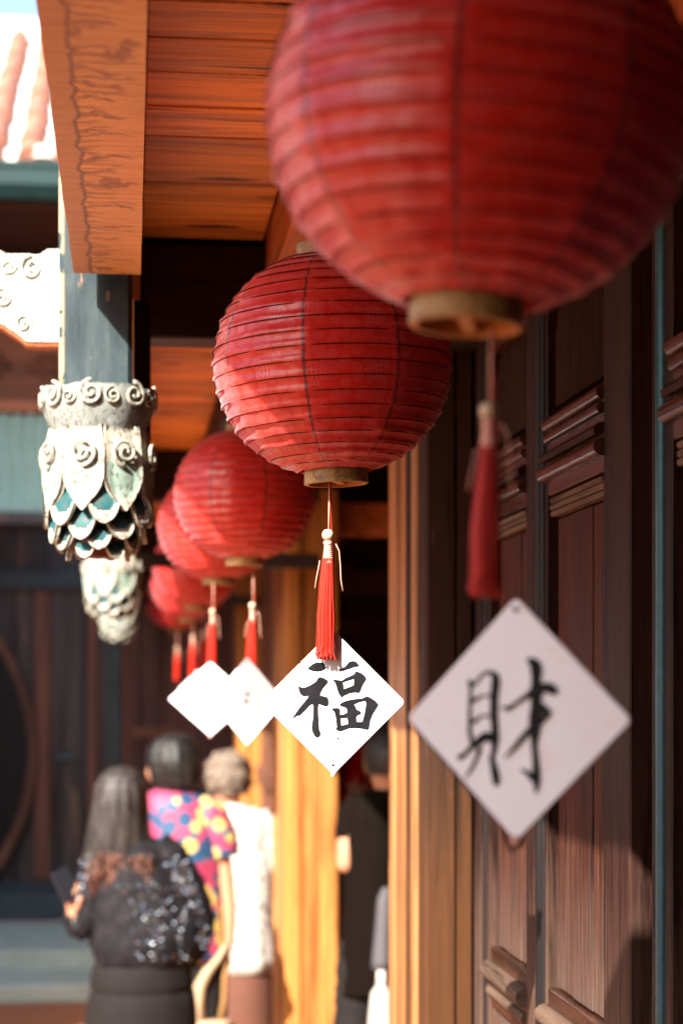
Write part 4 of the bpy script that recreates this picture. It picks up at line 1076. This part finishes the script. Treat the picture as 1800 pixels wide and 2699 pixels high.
# ------------------------------------------------------------------ people
def skin_body(name, J, E, mat, parent, sub=2):
    """J: list of (point, radius); E: edges"""
    org = wloc(parent)
    me = bpy.data.meshes.new(name); me.from_pydata([Vector(p) - org for p, r in J], E, []); me.materials.append(mat)
    o = bpy.data.objects.new(name, me); COL.objects.link(o); o.parent = parent
    sk = o.modifiers.new('skin', 'SKIN'); sk.use_smooth_shade = True
    for i, (p, r) in enumerate(J):
        rr_ = r if isinstance(r, tuple) else (r, r)
        me.skin_vertices[0].data[i].radius = rr_
    me.skin_vertices[0].data[0].use_root = True
    sb = o.modifiers.new('sub', 'SUBSURF'); sb.levels = sub; sb.render_levels = sub
    return o
def hand(J, E, wrist, d, side, up, s=1.0, curl=.5):
    """adds palm + five fingers to a skeleton, rooted at vertex index wrist; d: direction, side: thumb side"""
    d = Vector(d).normalized(); side = (Vector(side) - d * Vector(side).dot(d)).normalized(); nn_ = d.cross(side)
    w = Vector(J[wrist][0]); J.append((w + d * .045 * s, (.022 * s, .014 * s))); pm = len(J) - 1; E.append((wrist, pm))
    for k, (off, L) in enumerate(((.026, .062), (.009, .072), (-.009, .067), (-.025, .052))):
        a = w + d * .082 * s + side * off * s
        J.append((a, .009 * s)); E.append((pm, len(J) - 1)); prev = len(J) - 1; dd = d.copy(); p = a
        for j in range(3):
            dd = (dd + nn_ * curl * .55).normalized(); p = p + dd * L * s * (.45, .32, .23)[j]
            J.append((p, (.0085, .0078, .0062)[j] * s)); E.append((prev, len(J) - 1)); prev = len(J) - 1
    a = w + d * .028 * s + side * .026 * s; J.append((a, .010 * s)); E.append((pm, len(J) - 1)); prev = len(J) - 1
    dd = (side * .8 + d * .8).normalized(); p = a
    for j in range(2):
        p = p + dd * .030 * s; dd = (dd + d * .5 + nn_ * .3).normalized(); J.append((p, .0085 * s)); E.append((prev, len(J) - 1)); prev = len(J) - 1
def person(label, D, head, feet_px, arms, nose=(.012, -.015), turn=0.0):
    """head: px centre; builds a standing body in one surface: pelvis, spine, head with nose and ears, legs, arms"""
    hc = P(head[0], head[1], D); bx = P(feet_px, 1800, D)
    e = empty('person', (bx.x, bx.y, GZ), label, 'person', 'visitors in the covered walk')
    top = hc.z + .11; H = top - GZ
    def at(dx, dy, f): return Vector((bx.x + dx, bx.y + dy, GZ + H * f))
    f_ = Vector((sin(turn), cos(turn), 0)); r_ = Vector((cos(turn), -sin(turn), 0))
    J = [(at(0, 0, .52), (.12, .095)), (at(0, 0, .60), (.105, .08)), (at(0, 0, .70), (.125, .09)), (at(0, 0, .79) * .5 + Vector(((hc.x) * .5, bx.y * .5, (GZ + H * .79) * .5)), (.12, .075)),
         (Vector((hc.x, hc.y + .0, hc.z - .155)), .045), (Vector((hc.x, hc.y, hc.z - .075)), (.062, .07)), (hc, (.072, .085)), (hc + Vector((0, 0, .065)), (.055, .065))]
    E = [(0, 1), (1, 2), (2, 3), (3, 4), (4, 5), (5, 6), (6, 7)]
    J.append((hc + f_ * .098 + Vector((0, 0, nose[1])), nose[0])); E.append((6, len(J) - 1))       # nose
    for s in (-1, 1):
        J.append((hc + r_ * s * .082 + Vector((0, 0, -.012)), .014)); E.append((6, len(J) - 1))  # ears
        n0 = len(J)
        J += [(at(s * .075, 0, .47), .074), (at(s * .085, .01, .28), .050), (at(s * .09, 0, .16), .050), (at(s * .09, -.01, .04), .032), (at(s * .095, 0, .022) , .034), (at(s * .10, .13, .014), .024)]
        E += [(0, n0), (n0, n0 + 1), (n0 + 1, n0 + 2), (n0 + 2, n0 + 3), (n0 + 3, n0 + 4), (n0 + 4, n0 + 5)]
    for arm in arms:
        prev = 3
        for p, r in arm['pts']:
            J.append((p, r)); E.append((prev, len(J) - 1)); prev = len(J) - 1
        hand(J, E, prev, arm['dir'], arm['thumb'], None, .95, arm.get('curl', .6))
    skin_body('body', J, E, M['skin'], e)
    return e, hc
def rows_px(L, D, dy=0.0):
    out = []
    for r in L:
        py, cx, hw, ry = r[:4]; c = P(cx, py, D); out.append((Vector((c.x, c.y + dy, c.z)), hw / FPX * D, ry))
    return out
def hair_cap(name, hc, rx, ry, rz, mat, parent, lump=.08, f=14, zcut=-.7, back=0.0):
    vs = []; fs = []; n, m = 22, 30
    for j in range(n + 1):
        th_ = pi * .5 * 0 + (j / n) * math.acos(zcut)
        for k in range(m):
            a = 2 * pi * k / m; d = Vector((sin(th_) * cos(a), sin(th_) * sin(a), cos(th_)))
            w = 1 + .04 * noise.noise(Vector((cos(a) * 9, sin(a) * 9, d.z * .8))) + lump * noise.noise(d * f * .3) + lump * .8 * noise.noise(d * f)
            vs.append(hc + Vector((d.x * rx * w, d.y * ry * w + back, d.z * rz * w)))
    for j in range(n):
        for k in range(m):
            k2 = (k + 1) % m; fs.append((j * m + k, (j + 1) * m + k, (j + 1) * m + k2, j * m + k2))
    fs.append(tuple(n * m + k for k in range(m)))
    return mk(name, vs, fs, mat, parent, smooth=True)

# 1: woman with long hair, sequinned jacket, phone
D = 6.3
a1 = dict(pts=[(P(262, 2262, D), .045), (P(232, 2400, D - .02), .036), (P(206, 2435, D - .03), .028), (P(196, 2420, D - .04), .025)], dir=(-.22, -.02, .97), thumb=(.6, -.8, .1), curl=1.5)
a2 = dict(pts=[(P(440, 2255, D), .045), (P(515, 2420, D), .036), (P(500, 2520, D + .1), .026), (P(470, 2540, D + .16), .022)], dir=(-.6, .6, -.2), thumb=(0, .3, 1), curl=.8)
p1, hc = person('long-haired woman in a dark sequinned jacket holding up a phone', D, (318, 2115), 372, [a1, a2])
loft('jacket', resample(rows_px([(2196, 335, 45, .06), (2225, 345, 92, .085), (2262, 352, 118, .10), (2330, 372, 132, .125), (2420, 388, 152, .145), (2490, 388, 150, .15), (2532, 382, 132, .135), (2545, 380, 125, .12)], D), 4), M['jacket'], p1, 40, .05, 9, True, .03, 9)
def sleeve(name, pts, mat, parent, D, seg=14):
    P_ = []; R_ = []
    for i in range(len(pts) - 1):
        for k in range(5):
            t = k / 5; a, b = pts[i], pts[i + 1]
            q = [a[j] + (b[j] - a[j]) * t for j in range(4)]
            P_.append(P(q[0], q[1], D + q[3])); R_.append(q[2] / FPX * D * (1 + .05 * sin(k * 2.2 + i)))
    P_.append(P(pts[-1][0], pts[-1][1], D + pts[-1][3])); R_.append(pts[-1][2] / FPX * D)
    return tube(name, P_, R_, mat, parent, seg)
sleeve('jacket_sleeve', [(290, 2240, 35, 0), (262, 2265, 46, 0), (245, 2340, 48, -.01), (232, 2420, 46, -.02), (212, 2448, 36, -.03), (192, 2425, 28, -.03), (184, 2410, 22, -.035)], M['jacket'], p1, D)
sleeve('jacket_sleeve', [(410, 2225, 40, 0), (445, 2262, 50, 0), (490, 2340, 52, 0), (520, 2430, 50, 0), (515, 2495, 40, .05), (492, 2530, 28, .12), (478, 2537, 22, .15)], M['jacket'], p1, D)
loft('skirt', resample(rows_px([(2535, 378, 128, .125), (2570, 374, 134, .135), (2603, 374, 136, .138), (2608, 374, 131, .133), (2616, 374, 138, .14), (2700, 370, 146, .145), (2900, 370, 152, .15), (3060, 370, 150, .15)], D), 2), M['cloth_dark'], p1, 32, .03, 6, True, .02, 11)
loft('hair', resample(rows_px([(2019, 322, 12, .02), (2026, 321, 34, .045), (2042, 320, 52, .07), (2070, 319, 66, .088), (2110, 318, 72, .095), (2160, 315, 78, .092), (2220, 310, 86, .085), (2270, 308, 88, .075), (2310, 315, 78, .06), (2330, 322, 60, .05)], D, -.015), 4), M['hair_long'], p1, 48, .05, 12, True, .035, 13)
hv = []; hf = []; rnd = random.Random(5)
for k in range(90):                                   # loose curling ends
    x0 = rnd.uniform(238, 400); y0 = rnd.uniform(2240, 2310); pts = []
    for j in range(7):
        pts.append(P(x0 + 7 * sin(j * 1.3 + k) + j * rnd.uniform(0, 2.5), y0 + j * rnd.uniform(9, 15), D) + Vector((0, -.11 + .006 * j, 0)))
    v, f = tube_mesh(pts, [.0045, .005, .005, .005, .004, .003, .0015], 5); n0 = len(hv); hv += v; hf += [tuple(n0 + i for i in ff) for ff in f]
mk('hair_ends', hv, hf, M['hair_brown'], p1, smooth=True)['kind'] = 'stuff'
# sequins on the camera side of jacket and sleeves
sv = []; sf = []
for k in range(950):
    if k % 3 == 0:
        t = rnd.random(); x = 250 - 26 * t + rnd.uniform(-36, 34); y = 2250 + 200 * t; dd = -.066
    elif k % 3 == 1:
        t = rnd.random(); x = 450 + 75 * t + rnd.uniform(-40, 40); y = 2260 + 240 * t; dd = -.068
    else:
        x = rnd.uniform(275, 500); y = rnd.uniform(2330, 2535); dd = -.155 + .10 * ((x - 385) / 130) ** 2
    c = P(x, y, D + dd); nrm_ = Vector((rnd.uniform(-.8, .5), -1, rnd.uniform(-.3, .8))).normalized()
    a = nrm_.cross(Vector((0, 0, 1))).normalized() * .0028; b = nrm_.cross(a).normalized() * .0028; n0 = len(sv)
    sv += [c + a, c + b, c - a, c - b]; sf.append((n0, n0 + 1, n0 + 2, n0 + 3))
mk('sequins', sv, sf, M['sequin'], p1)['kind'] = 'stuff'
ph = P(174, 2335, D - .07)
pe = empty('phone', ph, 'dark phone held up in the left hand of the long-haired woman', 'phone')
o = box('phone_body', ph - Vector((.034, .004, .055)), ph + Vector((.034, .004, .055)), M['phone'], pe, .003)
o2 = box('phone_screen', ph + Vector((-.031, .0041, -.050)), ph + Vector((.031, .005, .050)), M['phone'], pe, .0)
pe.rotation_euler = (radians(-12), radians(-22), radians(30))
# 2: short-haired person in floral blouse
D = 7.25
b1 = dict(pts=[(P(548, 2150, D), .05), (P(592, 2290, D - .02), .036), (P(606, 2410, D - .03), .030), (P(604, 2480, D - .03), .022)], dir=(-.25, -.05, -1), thumb=(-1, -.2, 0), curl=.8)
b2 = dict(pts=[(P(405, 2150, D), .05), (P(375, 2290, D + .05), .036), (P(400, 2330, D + .2), .028), (P(420, 2320, D + .25), .022)], dir=(.3, .9, .2), thumb=(0, 0, 1), curl=.4)
p2, hc = person('person with a black bob and a bright floral blouse', D, (450, 2020), 490, [b1, b2], nose=(.034, -.048), turn=-1.25)
loft('hair', resample(rows_px([(1933, 462, 14, .02), (1939, 460, 34, .05), (1952, 457, 52, .075), (1975, 455, 66, .092), (2005, 456, 71, .10), (2035, 461, 69, .10), (2062, 464, 63, .09), (2080, 465, 53, .07), (2090, 465, 42, .05)], 7.25, -.01), 4), M['hair_short'], p2, 48, .05, 8, True, .03, 12)
loft('blouse', resample(rows_px([(2078, 452, 40, .06), (2098, 458, 82, .085), (2130, 468, 100, .105), (2200, 482, 104, .12), (2300, 492, 98, .12), (2420, 500, 98, .12), (2530, 505, 100, .12)], D), 4), M['floral'], p2, 32, .04, 8, True, .02, 8)
sleeve('blouse_sleeve', [(520, 2120, 40, 0), (556, 2158, 48, -.01), (582, 2215, 46, -.015), (592, 2262, 40, -.02)], M['floral'], p2, D)
sleeve('blouse_sleeve', [(420, 2125, 36, 0), (400, 2160, 42, 0), (388, 2220, 40, .02), (382, 2250, 36, .03)], M['floral'], p2, D)
sleeve('trouser_leg', [(470, 2520, 62, 0), (465, 2700, 56, 0), (462, 2900, 45, 0), (460, 2990, 38, 0)], M['cloth_dark'], p2, D)
sleeve('trouser_leg', [(540, 2520, 62, 0), (540, 2700, 56, 0), (540, 2900, 45, 0), (540, 2990, 38, 0)], M['cloth_dark'], p2, D)
bg = empty('handbag', P(548, 2640, D - .1), 'cream and tan handbag hanging from the hand of the person in floral print', 'handbag')
bc = [(596, 2492), (575, 2530), (548, 2562), (528, 2600), (520, 2650), (524, 2720)]
tube('strap', [P(x, y, D - .09) for x, y in bc], [.012, .014, .020, .024, .026, .026], M['cream'], bg, 8)
tube('strap', [P(x, y, D - .06) for x, y in [(598, 2492), (600, 2530), (592, 2580), (590, 2640), (575, 2720)]], .010, M['tan'], bg, 8)
loft('bag_body', resample(rows_px([(2690, 555, 55, .05), (2705, 555, 66, .06), (2800, 555, 75, .07), (2860, 555, 70, .06)], D - .08), 3), M['cream'], bg, 20, .04)
# 3: grey curly hair, white blouse
D = 8.5
c1 = dict(pts=[(P(575, 2165, D), .045), (P(570, 2290, D), .034), (P(600, 2400, D + .05), .026), (P(608, 2450, D + .08), .022)], dir=(.2, .5, -1), thumb=(0, 1, 0), curl=.7)
c2 = dict(pts=[(P(690, 2165, D), .045), (P(712, 2290, D), .034), (P(715, 2400, D + .03), .028), (P(712, 2470, D + .06), .022)], dir=(0, .1, -1), thumb=(-.5, 1, 0), curl=.6)
p3, hc = person('person with grey curly hair and a white speckled blouse beside the golden post', D, (600, 2050), 635, [c1, c2], turn=-.6)
hair_cap('hair', hc + Vector((.004, -.01, .008)), .108, .112, .112, M['hair_grey'], p3, .16, 16, -.75)
loft('blouse', resample(rows_px([(2118, 606, 32, .06), (2135, 625, 62, .085), (2170, 640, 78, .105), (2280, 645, 76, .12), (2420, 648, 74, .12), (2560, 650, 78, .125)], D), 4), M['blouse_white'], p3, 32, .05, 8, True, .03, 9)
sleeve('blouse_sleeve', [(590, 2140, 26, 0), (574, 2170, 34, 0), (568, 2240, 34, 0), (572, 2300, 30, 0)], M['blouse_white'], p3, D)
sleeve('blouse_sleeve', [(680, 2145, 28, 0), (696, 2175, 34, 0), (708, 2240, 34, 0), (714, 2300, 30, 0)], M['blouse_white'], p3, D)
loft('skirt', resample(rows_px([(2556, 650, 70, .11), (2620, 650, 74, .12), (2760, 650, 78, .12), (2800, 650, 76, .12)], D), 3), plain('brown_skirt_cloth', (.10, .04, .025), .8), p3, 28, .03)
# 4: man in black in the inner room
D = 6.45
d1 = dict(pts=[(P(925, 2150, D), .05), (P(912, 2290, D - .05), .036), (P(925, 2250, D + .15), .028), (P(935, 2230, D + .2), .024)], dir=(.3, .9, .3), thumb=(0, 0, 1), curl=.4)
d2 = dict(pts=[(P(1050, 2150, D), .05), (P(1062, 2300, D), .038), (P(1050, 2430, D + .05), .028), (P(1048, 2480, D + .05), .024)], dir=(0, .2, -1), thumb=(-1, 0, 0), curl=.6)
p4, hc = person('man in a black jacket in the open room, half hidden by the weathered post', D, (1032, 2010), 1000, [d1, d2], turn=-.5)
hair_cap('hair', hc + Vector((.0, -.008, .015)), .098, .106, .112, M['hair_short'], p4, .05, 9, -.5)
loft('jacket', resample(rows_px([(2080, 1010, 34, .06), (2098, 1000, 62, .085), (2135, 985, 78, .11), (2250, 990, 86, .13), (2400, 996, 92, .13), (2560, 1000, 104, .12), (2620, 1000, 108, .115)], D), 4), M['black_jacket'], p4, 28, .05)
sleeve('jacket_sleeve', [(950, 2110, 34, 0), (925, 2150, 38, 0), (914, 2215, 34, -.02)], M['black_jacket'], p4, D)
sleeve('jacket_sleeve', [(1030, 2110, 34, 0), (1050, 2150, 38, 0), (1060, 2300, 34, 0), (1052, 2420, 28, .04)], M['black_jacket'], p4, D)
sleeve('trouser_leg', [(945, 2480, 50, 0), (944, 2560, 58, 0), (942, 2640, 60, 0), (930, 2760, 56, 0), (930, 2900, 46, 0), (930, 3080, 40, 0)], M['cloth_dark'], p4, D)
sleeve('trouser_leg', [(1055, 2480, 50, 0), (1056, 2560, 58, 0), (1058, 2640, 60, 0), (1070, 2760, 56, 0), (1070, 2900, 46, 0), (1070, 3080, 40, 0)], M['cloth_dark'], p4, D)
wb = empty('white_bag', P(1005, 2699, 6.2), 'white cloth bag low beside the man in black', 'bag')
loft('bag_body', resample(rows_px([(2598, 1005, 12, .02), (2620, 1005, 26, .05), (2700, 1005, 34, .07), (2790, 1005, 36, .07)], 6.2), 3), M['bagwhite'], wb, 18, .06)
tube('handle', [P(x, y, 6.2) for x, y in ((998, 2605), (1000, 2560), (1010, 2560), (1012, 2605))], .008, M['bagwhite'], wb, 6)
gc = empty('grey_shawl', P(1010, 2450, 6.32), 'grey cloth hanging over the side of the man in black', 'shawl')
loft('cloth', resample(rows_px([(2340, 1018, 10, .02), (2370, 1014, 20, .03), (2480, 1010, 24, .035), (2555, 1006, 28, .04)], 6.32), 3), M['grey_cloth'], gc, 20, .08, 9, True, .08, 7)
bn = empty('patterned_banner', P(950, 1940, 7.2), 'red, white and blue patterned cloth hanging behind the man in black', 'banner')
vs = []; fs = []
for j in range(15):
    for i in range(13):
        q = P(890 + i * 13, 1915 + j * 18, 7.2); vs.append(q + Vector((0, .03 * sin(i * 1.1 + j * .3), 0)))
for j in range(14):
    for i in range(12): q = j * 13 + i; fs.append((q, q + 13, q + 14, q + 1))
ob = mk('cloth', vs, fs, M['banner'], bn, smooth=True); md = ob.modifiers.new('thickness', 'SOLIDIFY'); md.thickness = .006
tube('banner_rod', [P(880, 1912, 7.2), P(1060, 1912, 7.2)], .012, M['bgbrown'], bn, 8)
sc_ = empty('orange_screen', P(905, 2699, 6.95), 'narrow orange-red wooden screen beside the golden post', 'screen')
a = P(893, 2380, 6.95); b = P(940, 2380, 6.95)
box('screen_board', (a.x, a.y, GZ), (a.x + (b.x - a.x) * .48, a.y + .03, a.z), M['orange'], sc_, .004)
box('screen_board', (a.x + (b.x - a.x) * .5, a.y, GZ), (b.x, a.y + .03, a.z - .05), M['orange'], sc_, .004)
box('screen_rail', (a.x - .005, a.y - .012, a.z - .45), (b.x + .005, a.y - .001, a.z - .40), M['orange'], sc_, .003)
